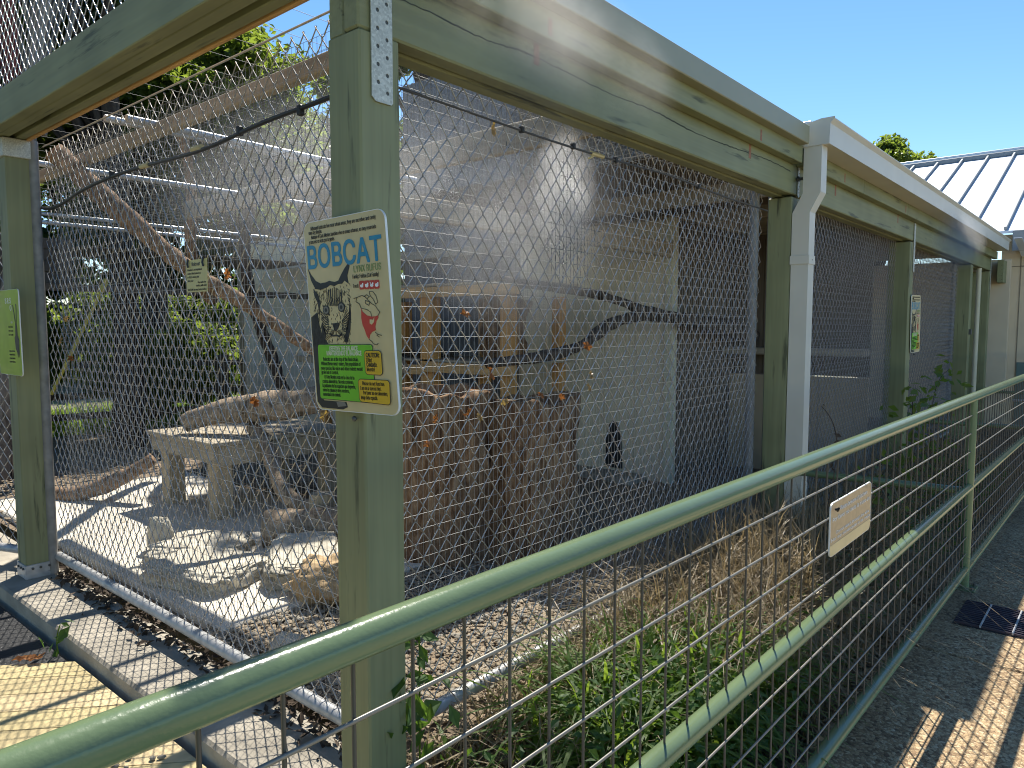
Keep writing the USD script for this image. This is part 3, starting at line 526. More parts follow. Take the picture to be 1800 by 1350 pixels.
# ------------------------------------------------------------------ handrail along the walkway
YR = .664
def ry(x): return .702 - .0095 * (min(x, 9) - .7)
hr = thing('pipe_railing', 'green painted pipe railing with wire grid beside the walkway', 'railing', (4.65, YR, 0))
def rail(name, z, r, x0=-2.2, x1=24): return obj(name, tube([(x, ry(x), z) for x in np.linspace(x0, x1, 40)], r, 20), rail_m, hr, smooth=True)
top = rail('top_rail', 1.07, .0245); mid = rail('mid_rail', .573, .0235, .2); bot = rail('bottom_rail', .107, .0235, .2)
for x in (.15, 4.655, 8.0, 12.3, 16.5):
    YR = ry(x)
    p = obj('post', tube([(x, YR, .0), (x, YR, 1.055)], .0245, 20), rail_m, hr, smooth=True)
    obj('base_plate', cbox((x - .06, YR - .06, 0), (x + .06, YR + .06, .010), .003), rail_m, p)
    for sx, sy in ((-1, -1), (1, -1), (1, 1), (-1, 1)): obj('bolt', tm(trimesh.creation.cylinder(.008, .022, sections=6).apply_translation((x + sx * .045, YR + sy * .045, .016))), steel_dark, p)
    obj('cross_brace', tube([(x + .02, YR, .545), (x - .06, 1.66, .545)], .021, 14), rail_m, hr, smooth=True)
for z in (.972, .872, .772, .672, .475, .39, .295, .20): obj('grid_wire', tube([(q, ry(q) - .004, z) for q in (.2, 3, 6, 9, 24)], .0030, 6, False), railwire_m, hr, smooth=True)
for k in range(200):
    x = .235 + k * .0967
    if x > 19: break
    obj('grid_wire', tube([(x, ry(x) + .002, .105), (x + .0015 * math.sin(k), ry(x) + .002, 1.06)], .0028, 6, False), railwire_d, hr, smooth=True)

# ------------------------------------------------------------------ signs
def hom(src, dst):
    A = []
    for (x, y), (u, v) in zip(src, dst): A += [[x, y, 1, 0, 0, 0, -u * x, -u * y], [0, 0, 0, x, y, 1, -v * x, -v * y]]
    h = np.linalg.solve(np.array(A, float), np.array(dst, float).ravel()); H = np.r_[h, 1].reshape(3, 3)
    def f(pts):
        p = np.c_[np.asarray(pts, float), np.ones(len(pts))] @ H.T; return p[:, :2] / p[:, 2:]
    return f
def text(s, x, y, h, w=None, bold=False, depth=.0006):
    m = meshkit.text_mesh(s, h, depth, bold); v = np.array(m.vertices); v[:, 0] -= v[:, 0].min()
    if w: v[:, 0] *= w / v[:, 0].max()
    return v + [x, y, 0], np.array(m.faces)
SW, SH = .375, .555
U = hom([(40, 152), (548, 48), (632, 1312), (128, 1284)], [(0, SH), (SW, SH), (SW, 0), (0, 0)])   # drawing grid of the print
def pg(*pts): return Polygon(U(pts)).buffer(0)
def ln(w, *pts): return LineString(U(pts)).buffer(w, quad_segs=3)
class Face:
    """things printed on a board: local x right, y up, z out of the board"""
    def __init__(self, o, x, y): self.o, self.x, self.y = np.array(o, float), np.array(x, float), np.array(y, float); self.z = np.cross(self.x, self.y)
    def put(self, m, z=0.0):
        v, f = m; return frame_map((np.asarray(v) + [0, 0, z], f), self.o, self.x, self.y, self.z)
tilt = math.radians(2.6); org = np.array([1.272, 1.862, 1.207])
fx = np.array([0, -math.cos(tilt), math.sin(tilt) * -.0]); fy = np.array([0, .095, 1.0]); fy /= np.linalg.norm(fy); fx = np.array([0, -1.0, .022]); fx /= np.linalg.norm(fx)
B = Face(org, fx, fy)
bs = thing('bobcat_sign', 'large cream BOBCAT sign on the nearest green post', 'sign', (1.28, 1.74, 1.2), 'bobcat signs on the posts')
board = rrect(0, 0, SW, SH, .03)
obj('panel', B.put(extr(board, .006), -.006), sign_cream, bs); obj('rim', B.put(extr(board.buffer(.0015).difference(board.buffer(-.0002)), .0065), -.0062), sign_edge, bs)
def pr(name, shapes, mat, z=.0004, par=None): return obj(name, B.put(extr(shapely.union_all(shapes) if isinstance(shapes, list) else shapes, .0006), z), mat, par or bs)
def tx(name, lines, mat, z=.0008, par=None):
    return obj(name, B.put(join([text(*l) for l in lines]), z), mat, par or bs)
def at_(px, py): return U([(px, py)])[0]
def line(s, p0, p1, h, bold=False):
    a, b = at_(*p0), at_(*p1); return (s, a[0], a[1], h, max(.01, b[0] - a[0]), bold)
tx('heading', [line('BOBCAT', (75, 432), (540, 365), .066, True)], ink_blue)
tx('intro_text', [line('Although bobcats live near urban areas, they are secretive and rarely', (88, 193), (498, 110), .011), line('seen by people.', (76, 221), (160, 208), .011), line('Aunque el Gato Montes tambien vive en areas urbanas, es muy reservado', (92, 247), (500, 172), .011), line('y rara vez es visto por la gente.', (80, 278), (240, 252), .011)], ink_black)
tx('latin_name', [line('LYNX RUFUS', (360, 450), (530, 432), .019)], ink_olive)
tx('family_text', [line('Family: Felidae (Cat Family)', (352, 488), (516, 472), .011), line('Food:', (356, 545), (390, 541), .011)], ink_black)
ic = [rrect(*np.r_[at_(395 + k * 31, 555 - k * 2), at_(395 + k * 31, 555 - k * 2) + [.0215, .024]], .004) for k in range(4)]
fi = pr('food_icons', ic, ink_red)
mk = [affinity.translate(affinity.scale(Point(0, 0).buffer(1), .007, .004 + .001 * (k % 2)), *(np.array(q.centroid.coords[0]) + [0, -.002])).union(affinity.translate(Point(0, 0).buffer(.0028), *(np.array(q.centroid.coords[0]) + [.005, .003]))).union(LineString([np.array(q.centroid.coords[0]) + [-.006, -.003 + .005 * (k % 3)], np.array(q.centroid.coords[0]) + [.002, -.006]]).buffer(.001)) for k, q in enumerate(ic)]
pr('icon_animals', mk, sign_edge, .001, fi)
# portrait of the cat
dark = [pg((70, 430), (92, 468), (120, 505), (150, 520), (185, 512), (205, 503), (238, 510), (262, 500), (276, 470), (300, 425), (326, 388), (332, 410), (318, 470), (326, 520), (300, 500), (285, 520), (262, 522), (238, 535), (210, 530), (190, 545), (150, 560), (118, 555), (92, 505)),
        pg((92, 730), (130, 698), (146, 790), (165, 845), (200, 890), (138, 898), (150, 1200), (172, 1232), (310, 1240), (318, 1270), (290, 1284), (160, 1276), (132, 1240), (112, 1000), (95, 800)),
        pg((105, 555), (135, 590), (150, 640), (142, 700), (132, 640), (112, 600)),
        pg((222, 765), (270, 758), (262, 790), (246, 818), (232, 792)), ln(.0016, (247, 815), (247, 838)), ln(.0026, (208, 826), (225, 840), (247, 838), (268, 842), (282, 828)),
        pg((332, 610), (340, 700), (336, 800), (318, 880), (300, 870), (312, 800), (326, 720)), ln(.003, (170, 662), (185, 690), (205, 712)), ln(.003, (262, 650), (282, 636), (300, 655)), pg((158, 760), (178, 800), (182, 850), (170, 880), (160, 830)), pg((300, 830), (322, 820), (318, 872), (303, 880))]
pr('portrait', dark, ink_black)
st = []
for k in range(9): st.append(ln(.0012 + .0006 * (k % 3), (188 + k * 12, 545 + abs(4 - k) * 5), (192 + k * 11, 600 + abs(4 - k) * 6), (205 + k * 8.5, 655)))
for k in range(7): st.append(ln(.0014, (150 + k * 3, 690 + k * 18), (172 + k * 3, 712 + k * 20), (200, 745 + k * 9))); st.append(ln(.0014, (334 - k * 2, 690 + k * 16), (315 - k * 2, 708 + k * 18), (285, 745 + k * 8)))
for k in range(6): st.append(ln(.0006, (232, 805 + k * 4), (190 - k * 3, 800 + k * 16))); st.append(ln(.0006, (262, 805 + k * 4), (310 + k * 3, 800 + k * 14)))
for k in range(620):
    x, y = rnd.uniform(112, 336), rnd.uniform(515, 885); e = abs(x - 235) / 120
    if rnd.random() < .25 + .6 * e: st.append(ln(.0006, (x, y), (x + rnd.uniform(-5, 5) + (x - 235) * .04, y + rnd.uniform(6, 16))))
pr('fur_marks', st, ink_black)
gr = [pg((150, 1000), (152, 1190), (140, 1100)), pg((250, 1240), (300, 1238), (312, 1262), (260, 1270))]; [pr('paw_shading', q_, ink_grey, .0012) for q_ in gr]
eyes = [affinity.translate(affinity.scale(Point(0, 0).buffer(.0125), 1, .85), *at_(x, y)) for x, y in ((187, 684), (282, 664))]
for e in eyes:
    ey = pr('eye', e.buffer(.0035), ink_black, .0011); pr('iris', e, ink_grey, .0018, ey); pr('pupil', e.centroid.buffer(.0055), ink_black, .0024, ey)
mapred = pg((404, 668), (412, 690), (440, 712), (470, 718), (492, 716), (508, 710), (510, 725), (498, 745), (490, 780), (494, 800), (470, 812), (458, 830), (452, 858), (438, 838), (425, 800), (412, 770), (404, 730))
pr('range_map', mapred, ink_red)
mo = [ln(.0008, *q) for q in ([(358, 610), (375, 604), (372, 630), (392, 640), (404, 668)], [(375, 604), (410, 590), (430, 600), (452, 622), (470, 640), (490, 650), (505, 672), (520, 690), (508, 710)], [(455, 566), (478, 566), (496, 590), (508, 630), (494, 642), (478, 610), (460, 590), (455, 566)], [(425, 596), (436, 585), (455, 596), (440, 610), (425, 596)], [(430, 620), (460, 632), (452, 650), (432, 640), (430, 620)], [(404, 668), (440, 676), (462, 690), (470, 718)], [(452, 858), (470, 870), (478, 884), (500, 890), (508, 880)], [(490, 812), (505, 825), (530, 832)], [(500, 830), (515, 842)])]
pr('map_outline', mo, ink_black, .0009)
pr('map_lake', pg((458, 735), (478, 738), (486, 722), (484, 752), (470, 768), (458, 760)), sign_cream, .0012)
def boxp(c, r=.008):
    p = Polygon(U(c)); return p.buffer(-r).buffer(r)
g1 = boxp([(135, 897), (472, 890), (490, 1240), (152, 1220)]); y1 = boxp([(424, 928), (526, 926), (536, 1070), (434, 1068)], .01); y2 = boxp([(388, 1100), (578, 1104), (584, 1248), (398, 1232)], .01)
gb = pr('green_box', g1, ink_green, .0014); pr('outline', g1.buffer(.0018).difference(g1), ink_black, .0014, gb)
tx('box_heading', [line('KEEPING THE BALANCE', (210, 930), (385, 928), .0125, True), line('MANTENIENDO EL BALANCE', (193, 959), (408, 958), .0125, True)], ink_pale, .0022, gb)
tx('box_text', [line(s, a, b, .0105) for s, a, b in (('Bobcats are at the top of the food chain.', (170, 993), (388, 998)), ('Without these meat-eaters, the population of', (158, 1020), (402, 1026)), ('prey species like mice and other rodents would', (158, 1048), (414, 1054)), ('grow out of control.', (160, 1072), (265, 1077)), ('El Gato Montes esta en la cima de la', (178, 1100), (362, 1106)), ('cadena alimenticia. Sin este carnivoro,', (166, 1126), (358, 1134)), ('la poblacion de las especies que depende,', (166, 1152), (370, 1162)), ('como los ratones y otros roedores,', (168, 1178), (332, 1188)), ('aumentaria sin control.', (170, 1204), (278, 1210)))], ink_black, .0022, gb)
yb = pr('caution_box', y1, ink_yellow, .0022); pr('outline', y1.buffer(.0018).difference(y1), ink_black, .0022, yb)
tx('caution_text', [line('CAUTION:', (436, 966), (518, 964), .012, True), line('I Bite!', (437, 994), (472, 993), .011), line('Cuidado:', (440, 1022), (504, 1022), .012, True), line('Muerdo!', (442, 1050), (490, 1050), .011)], ink_black, .003, yb)
fb = pr('feeding_box', y2, ink_yellow, .003); pr('outline', y2.buffer(.0018).difference(y2), ink_black, .003, fb)
tx('feeding_text', [line('Please do not feed me.', (414, 1134), (552, 1138), .0105), line('I am on a special diet.', (402, 1162), (530, 1166), .0105), line('Por favor no me alimentes,', (420, 1190), (570, 1198), .0105), line('tengo dieta especial.', (406, 1218), (508, 1224), .0105)], ink_black, .0038, fb)
obj('mounting_nut', tm(trimesh.creation.icosphere(subdivisions=1, radius=.008).apply_translation((1.278, 1.69, 1.19))), steel_dark, bs)
copy(bs, 'distant bobcat sign on the third green post seen edge on', (7.93, 1.652, 1.2), 90, 'bobcat signs on the posts')
# lime sign on the left post (cut by the frame)
lsn = thing('lime_sign', 'lime green animal sign on the left green post at the picture edge', 'sign', (1.27, 4.7, 1.2))
L = Face((1.275, 5.02, 1.185), (0, -1, 0), (0, .02, 1))
lb = rrect(0, 0, .40, .475, .02); obj('panel', L.put(extr(lb, .005), -.005), lime_sign, lsn); obj('rim', L.put(extr(lb.buffer(.001).difference(lb.buffer(-.0002)), .0055), -.0053), sign_edge, lsn)
obj('lettering', L.put(join([text('S', .245, .40, .03, None, True), text('O', .245, .36, .03, None, True), text('S', .165, .40, .03, None, True), text('R', .205, .40, .03, None, True), text('dae', .25, .29, .012)]), .0005), sign_edge, lsn)
obj('body_text', L.put(join([text('Live in the', .2, .265 - k * .022, .010, .08) for k in range(3)] + [text('comen hierba', .19, .13 - k * .02, .010, .10) for k in range(4)]), .0005), ink_black, lsn)
goat = [Polygon([(.325, .31), (.337, .28), (.345, .31), (.352, .27), (.356, .22), (.362, .18), (.355, .12), (.345, .10), (.335, .12), (.322, .17), (.315, .22), (.322, .27)]), LineString([(.325, .30), (.308, .36), (.298, .385)]).buffer(.006), LineString([(.345, .30), (.352, .36), (.352, .39)]).buffer(.006), Polygon([(.315, .22), (.30, .21), (.31, .15), (.33, .13)]), Polygon([(.36, .22), (.375, .20), (.372, .12), (.36, .10)])]
obj('animal_print', L.put(extr(shapely.union_all(goat), .0006), .0005), ink_black, lsn)
# small card on the left mesh
sc_ = thing('small_card', 'small buff card headed Bobcat tied to the left mesh', 'sign', (1.45, 2.95, 1.6))
Cd = Face((1.455, 3.055, 1.598), (0, -1, 0), (0, 0, 1)); cb = sbox(0, 0, .178, .128 + .005)
obj('card', Cd.put(extr(cb, .003), -.003), buff_m, sc_)
obj('lettering', Cd.put(join([text('Bobcat', .052, .108, .014, .07, True)] + [text(*a) for a in (('Blondie is an imprinted', .012, .088, .008, .125), ('animal that joined us', .012, .073, .008, .115), ('in 2015 during her', .012, .058, .008, .10), ('first year', .012, .043, .008, .05), ('She marks her', .10, .035, .008, .07), ('territory with urine', .085, .022, .008, .088), ('CAUTION: you may be her territory', .012, .006, .008, .16))]), .0004), ink_black, sc_)
for y in (3.03, 2.90): obj('tie', tube([(1.452, y, 1.735), (1.448, y, 1.715), (1.45, y - .004, 1.70)], .004, 6), hose_m, sc_)
# plaque on the railing
pq = thing('railing_plaque', 'tan plaque with pale lettering tied to the railing grid', 'sign', (2.5, .66, .8))
Q = Face((2.27, .676, .752), (1, 0, .0), (0, 0, 1)); qb = rrect(0, 0, .44, .165, .02, 6)
obj('panel', Q.put(extr(qb, .004), -.004), tan_sign, pq); obj('rim', Q.put(extr(qb.buffer(.0015).difference(qb.buffer(-.001)), .0045), -.004), sign_edge, pq)
obj('pale_band', Q.put(extr(qb.intersection(sbox(0, 0, .44, .035)), .0006), .0004), sign_cream, pq)
obj('lettering', Q.put(join([text('Please beware of pinchers', .09, .13, .014, .30), text('Por favor no meta la mano en', .02, .105, .014, .40), text('Do not reach through the wire', .06, .062, .010, .36), text('No se acerque a la reja', .01, .045, .010, .42)]), .0004), sign_edge, pq)
for x in (2.285, 2.69): obj('tie', tube([(x, .668, .90), (x, .658, .905), (x + .01, .664, .895)], .004, 6), hose_m, pq)

# ------------------------------------------------------------------ misting hoses
hs = thing('misting_hose', 'black misting hose strung along the left mesh', 'hose', (1.46, 3.4, 2.17))
P = spline([(1.46, 4.95, 2.19), (1.46, 4.78, 2.13), (1.46, 4.55, 2.115), (1.46, 4.25, 2.15), (1.46, 3.98, 2.17), (1.46, 3.4, 2.175), (1.46, 2.85, 2.165), (1.46, 2.4, 2.19), (1.46, 2.1, 2.195), (1.46, 1.83, 2.215)], 90)
obj('tube', tube(P, .0085, 8), hose_m, hs, smooth=True)
for y in (3.42, 2.93): obj('fitting', tube([(1.457, y + .04, 2.176), (1.457, y - .04, 2.174)], .012, 8), brass_m, hs, smooth=40)
for y in (2.2, 3.8, 2.6): obj('clip', cbox((1.45, y - .01, 2.17), (1.472, y + .01, 2.205), .003), black_m, hs)
hs2 = thing('misting_hose', 'black misting hose with brass nozzle strung along the right mesh', 'hose', (3, 1.79, 2.19))
P2 = spline([(1.47, 1.795, 2.20), (1.8, 1.795, 2.196), (2.2, 1.795, 2.188), (2.64, 1.795, 2.187), (3.0, 1.795, 2.195), (3.3, 1.795, 2.20), (3.8, 1.795, 2.185), (4.3, 1.795, 2.18), (4.55, 1.795, 2.178)], 90)
obj('tube', tube(P2, .0048, 8), hose_g, hs2, smooth=True); obj('nozzle', tube([(2.61, 1.795, 2.188), (2.70, 1.795, 2.188)], .010, 8), brass_m, hs2, smooth=40); obj('jet', tube([(2.64, 1.795, 2.185), (2.60, 1.80, 2.165)], .005, 6), brass_m, hs2)
for x in (2.15, 2.48, 2.8, 3.6): obj('clip', cbox((x - .008, 1.785, 2.18), (x + .008, 1.805, 2.205), .003), black_m, hs2)

# ------------------------------------------------------------------ drain grate
gt2 = thing('drain_grate', 'dark steel drain grate set across the aggregate walkway', 'grate', (4.2, 0, 0))
obj('pit', cbox((4.05, -.9, -.004), (4.42, .62, .004), .001), black_m, gt2)
for k in range(14): obj('bar', cbox((4.058 + k * .0272, -.9, .004), (4.064 + k * .0272, .615, .016), .001), grate_m, gt2)
for k in range(8): obj('cross_bar', cbox((4.055, .50 - k * .13, .006), (4.417, .508 - k * .13, .018), .001), galv_m, gt2)

# ------------------------------------------------------------------ far building
fb_ = thing('metal_roof_building', 'tan building with pale standing seam metal roof at the far right', 'building', (14, 0, 0))
ZE, XE, SL = 2.87, 12.95, .435
obj('wall', cbox((13.3, -14, -.1), (20, 1.62, 2.85), .01), tan_m, fb_)
for y in (1.37, -.0, -1.4): obj('wall_seam', cbox((13.292, y - .006, 0), (13.302, y + .006, 2.6), .001), seam_m, fb_)
obj('wall_seam', cbox((13.292, -14, 2.36), (13.302, 1.61, 2.372), .001), seam_m, fb_)
obj('dado', cbox((13.285, -14, -.1), (13.30, 1.36, .93), .003), teal_m, fb_)
XR = 17.6; ZR = ZE + SL * (XR - XE)
Y0 = 6.0
obj('roof', (np.array([(XE, -14, ZE), (XR, -14, ZR), (XR, Y0, ZR), (XE, Y0, ZE), (XE, -14, ZE - .04), (XR, -14, ZR - .04), (XR, Y0, ZR - .04), (XE, Y0, ZE - .04)]), np.array([(0, 1, 2, 3), (7, 6, 5, 4), (0, 3, 7, 4), (1, 5, 6, 2), (0, 4, 5, 1), (3, 2, 6, 7)])), roof_m, fb_)
for k in range(30):
    y = 3.75 - k * .44; obj('seam', bbar((XE + .02, y, ZE + .035), (XR - .05, y, ZR + .015), .035, .05, .004), grey_m, fb_)
obj('ridge_cap', bbar((XR, -14, ZR + .05), (XR, Y0, ZR + .05), .22, .07, .01), roof_m, fb_); obj('ridge_flashing', bbar((XR - .16, -14, ZR - .03), (XR - .16, Y0, ZR - .03), .06, .09, .01), grey_m, fb_)
obj('eave_fascia', cbox((XE - .03, -14, ZE - .30), (XE + .02, 1.45, ZE - .005), .005), grey_m, fb_); obj('soffit', cbox((XE + .02, -14, ZE - .28), (13.3, 1.45, ZE - .25), .003), grey_m, fb_)
obj('flashing', bbar((12.6, 1.35, 2.72), (13.1, 1.30, 2.50), .10, .01), roof_m, fb_)
obj('side_wall', cbox((12.9, 1.45, -.1), (13.0, 3.5, 2.45), .005), tan_m, fb_)
obj('side_beam', cbox((12.60, 1.50, 2.10), (12.95, 1.58, 2.42), .005), greenX, fb_)
lr = thing('far_ramp_rail', 'thin pale rail in front of the far building wall', 'railing', (12, .5, 0))
obj('rail', tube([(11.5, 1.2, .50), (11.5, -3, .50)], .018, 8), galv_m, lr); obj('post', tube([(11.5, .4, 0), (11.5, .4, .5)], .015, 8), galv_m, lr)

# ------------------------------------------------------------------ vegetation
def tree(label, x, y, h, tr, crown, n, seed, mat, tmat, size=.07, kind='tree', name='tree', group='trees round the enclosure', lean=(0, 0), clumps=26, z0=-.16):
    rn = np.random.default_rng(seed); t = thing(name, label, kind, (x, y, z0), group)
    top = np.array([x + lean[0], y + lean[1], h * .78])
    if tr > 0:
        obj('trunk', limb([(x, y, z0), (x + lean[0] * .25 + .05, y + lean[1] * .25, h * .3), (x + lean[0] * .6, y + lean[1] * .6 + .06, h * .55), top], [tr * 1.25, tr, tr * .75, tr * .3], 30, 12, .12, seed, 3), tmat, t, smooth=True)
    cs = []
    for cx, cy, cz, rx, ry, rz in crown:
        for _ in range(clumps):
            d = rn.normal(size=3); d /= np.linalg.norm(d); r = rn.uniform(.35, 1) ** .6
            cs.append((np.array([cx, cy, cz]) + d * r * [rx, ry, rz], rn.uniform(.16, .34) * min(rx, ry, rz) + .08))
    if tr > 0:
        ls = []
        for c, _ in cs[::max(1, len(cs) // 14)]:
            b = np.array([x + lean[0] * .5, y + lean[1] * .5, h * rn.uniform(.35, .7)]); m = (b + c) / 2 + [0, 0, .15]
            ls.append(limb([b, m, c], [tr * .35, tr * .22, tr * .07], 14, 6, .1, seed))
        obj('limbs', join(ls), tmat, t, smooth=True)
    C, N = [], []
    per = max(4, n // len(cs))
    for c, r in cs:
        d = rn.normal(size=(per, 3)); d /= np.linalg.norm(d, axis=1, keepdims=True); rr = rn.uniform(.2, 1.1, per) ** .6
        C.append(c + d * (r * rr)[:, None] * [1.2, 1.2, .75]); N.append(d * .5 + rn.normal(size=(per, 3)) * .6 + [0, 0, .5])
    C, N = np.vstack(C), np.vstack(N)
    obj('crown', cards(C, N, rn.uniform(.6, 1.35, len(C)) * size, rn), mat, t)
# shade tree over the enclosure and the woods behind it
tree('broad tree arching over the open bay', 8.2, 8.6, 8.5, .22, [(8.2, 7.2, 7.8, 1.3, 1.2, 1.1), (9.0, 8.8, 8.0, 1.5, 1.3, 1.2), (8.2, 9.4, 6.6, 1.2, 1.0, 1.0)], 16000, 1, tree_leaf, trunk_m, .10)
tree('tree with bright foliage seen through the ceiling mesh', 5.2, 12.2, 8, .2, [(4.9, 11.6, 5.4, 1.9, 1.4, 1.7), (6.6, 12.2, 5.0, 1.6, 1.3, 1.6), (3.6, 12.6, 4.6, 1.4, 1.2, 1.2), (5.6, 10.9, 4.5, 1.5, .9, 1.1), (3.4, 10.9, 4.3, 1.1, .7, .9)], 40000, 2, tree_leaf2, trunk_m, .085)
tree('dark tree with thick trunk directly behind the open bay', 3.68, 9.45, 7, .155, [(3.3, 10.6, 5.6, 1.2, 1.0, .9)], 9000, 3, tree_leaf, trunk_m, .075)
tree('pale trunk tree at the upper left behind the mesh', 2.02, 8.3, 9, .10, [(3.4, 10.4, 7.6, 1.9, 1.6, 1.6)], 9000, 4, tree_leaf, trunk_p, .10, lean=(1.1, 0))
tree('tree with red brown trunk at the far upper left', 2.24, 8.0, 9, .085, [(1.6, 9.6, 7.4, 1.8, 1.5, 1.7)], 7000, 5, tree_leaf, trunk_r, .085)
wood_lab = ['tree of the wood behind the exhibit, farthest left', 'tree of the wood behind the left post', 'tree of the wood behind the upper left mesh', 'tree of the wood above the dark trunk', 'tree of the wood behind the white wall corner', 'tree of the wood behind the white wall', 'tree of the wood behind the shelf', 'tree of the wood behind the shed', 'tall tree of the wood in the second row at the left', 'tall tree of the wood in the second row at the centre', 'tall tree of the wood in the second row at the right']
for k, (x, y, h) in enumerate(((-4, 16, 11), (-1, 17, 11), (1.5, 18, 12), (4.2, 18.5, 12), (7, 18.5, 12), (10.5, 18, 11), (13.5, 17, 10), (16, 15, 8), (-3, 23, 15), (4, 24, 15), (12, 23, 14))):
    rr = 2.2 + .3 * (k % 3) + (1.4 if k > 7 else 0)
    y += 5.5 + (k > 7) * 2; h *= 1.18; rr *= 1.15
    tree(wood_lab[k], x, y, h, .2, [(x, y, h * .68, rr * 1.1, rr, h * .28), (x + .5, y - .5, h * .38, rr, rr * .8, h * .2), (x - .3, y + .4, h * .13, rr * 1.1, rr * .7, h * .13)], 15000, 20 + k, tree_leaf if k % 3 else tree_leaf2, trunk_m, .19, group='trees of the wood behind the exhibit')
for k, (x, y, h, w_) in enumerate((('big leafy tree behind the viewer at the left', -5.5, 8.5, 0), ('big leafy tree behind the viewer at the boardwalk', -6, 3.5, 0), ('big leafy tree behind the viewer', -6.5, -1.5, 0))):
    hh = 7.5 - .5 * (k > 3); tree(x, y, h, hh, .2, [(y, h, hh * .6, 2.1, 2.1, hh * .36), (y, h, hh * .2, 2.0, 2.0, hh * .2)], 5000, 70 + k, tree_leaf, trunk_m, .3, group='trees behind the viewer')
tree('round tree top showing above the gutter', 20.5, 5.2, 6.2, .2, [(20.3, 4.95, 5.35, .95, .85, .75)], 9000, 40, tree_leaf2, trunk_m, .085, clumps=40)
tree('sunlit shrub behind the rail fence', 5.0, 11.9, 1.6, 0, [(4.9, 11.9, 1.0, 1.0, .5, .55), (5.9, 12.1, .8, .7, .5, .6)], 7000, 50, tree_leaf2, trunk_m, .075, 'shrub', 'shrub', 'shrubs behind the fence', clumps=40)
tree('wide sunny shrub farther behind the fence', 4.2, 13.2, 2.4, 0, [(3.2, 13.2, 1.2, 1.3, .7, .9), (5.4, 13.4, 1.3, 1.4, .7, .9), (7.2, 13.2, 1.1, 1.0, .7, .9)], 12000, 53, tree_leaf2, trunk_m, .09, 'shrub', 'shrub', 'shrubs behind the fence', clumps=40)
tree('sunny shrub behind the left post', 1.2, 12.5, 2.4, 0, [(1.0, 12.5, 1.2, 1.2, .7, .9), (2.3, 13.0, 1.0, .9, .7, .8)], 9000, 54, tree_leaf2, trunk_m, .09, 'shrub', 'shrub', 'shrubs behind the fence', clumps=40)
tree('small leafed shrub left of the dark trunk', 2.75, 10.2, 1.9, 0, [(2.75, 10.2, 1.1, .55, .4, .7)], 5000, 51, tree_leaf2, trunk_m, .06, 'shrub', 'shrub', 'shrubs behind the fence', clumps=40)
tree('low bright bush right of the dark trunk', 4.3, 10.4, 1.3, 0, [(4.4, 10.5, .75, .7, .3, .45)], 4500, 52, tree_leaf2, trunk_m, .06, 'shrub', 'shrub', 'shrubs behind the fence', clumps=40)
rn = np.random.default_rng(99)
stuff('lawn', blades(np.stack([rn.uniform(1, 9, 9000), rn.uniform(11.3, 15, 9000), np.full(9000, -.16)], 1), rn.uniform(.15, .35, 9000), .02, rn.uniform(.1, .9, 9000), rn), grass_m, 'bright grass growing behind the rail fence', 'grass')
# planting bed
n = 12500; xb = np.r_[rn.uniform(1.5, 5, 6500), rn.uniform(5, 9, 2500), rn.uniform(2.5, 4.7, 3500)]; yb = rn.uniform(.82, 1.72, n); den = meshkit.fbm(np.stack([xb * 1.6, yb * 1.6, xb * 0], 1), 3, 4)
keep = ((den > .40) | (xb > 2.5) | ((yb > 1.58) & (xb > 1.6))) & (rn.uniform(size=n) < np.where(yb > 1.58, 1, np.clip((xb - 1.3) / 1.0, .1, 1)))
base = np.stack([xb, yb, np.full(n, -.04)], 1)[keep]
stuff('dry_grass', blades(base, rn.uniform(.14, .56, len(base)) * np.where(base[:, 1] < 1.1, .45, 1) * np.clip(base[:, 0] / 2.6, .6, 1.35), rn.uniform(.004, .011, len(base)), rn.uniform(.15, 1.5, len(base)), rn, 4, .55), hay_m, 'dry straw coloured grass filling the planting bed', 'dry grass')
n = 2400; xb = np.r_[rn.normal(2.35, .33, n), rn.normal(3.3, .5, n // 2), rn.uniform(4, 9, n // 2)]; yb = np.r_[rn.normal(1.18, .17, n), rn.normal(1.05, .14, n // 2), rn.uniform(.85, 1.5, n // 2)]; yb = np.clip(np.where(xb < 3.2, yb + .06, yb), .95, 1.72)
base = np.stack([xb, yb, np.full(len(xb), -.04)], 1)
stuff('green_grass', blades(base, rn.uniform(.08, .30, len(base)) * np.where((base[:, 0] > 1.85) & (base[:, 0] < 3.0), 1.7, 1) * np.clip((base[:, 1] - .72) / .4, .4, 1), rn.uniform(.008, .026, len(base)), rn.uniform(.3, 1.4, len(base)), rn, 5, .6), grass_m, 'green broad bladed grass in the planting bed behind the railing', 'grass')
n = 3400; xc = np.r_[rn.normal(2.15, .3, n // 2), rn.uniform(2.2, 8, n // 2)]; yc = np.clip(np.r_[rn.normal(1.18, .2, n // 2), rn.normal(1.1, .2, n // 2)], .85, 1.7); zc = rn.uniform(.0, .27, n) * np.clip(1.3 - abs(yc - 1.18) * 2, .3, 1)
stuff('ground_cover', cards(np.stack([xc, yc, zc], 1), rn.normal(size=(n, 3)) * .6 + [0, 0, 1], rn.uniform(.011, .03, n), rn, 1.8, .2), broad_m, 'leafy green ground cover in the planting bed', 'ground cover')
n = 11000; xc = rn.uniform(1.2, 12, n) ** 1; xc[:8500] = rn.uniform(1.2, 4.5, 8500); yc = rn.uniform(.72, 1.78, n); C = np.stack([xc, yc, rn.uniform(-.03, .035, n)], 1)
stuff('fallen_leaves', cards(C, rn.normal(size=(n, 3)) * .45 + [0, 0, 1], rn.uniform(.010, .03, n), rn, 2.0, .25), litter_m, 'brown fallen leaves covering the soil of the planting bed', 'leaf litter')
n = 800; C = np.stack([rn.normal(1.47, .05, n), rn.uniform(1.9, 5, n), rn.uniform(0, .03, n)], 1)
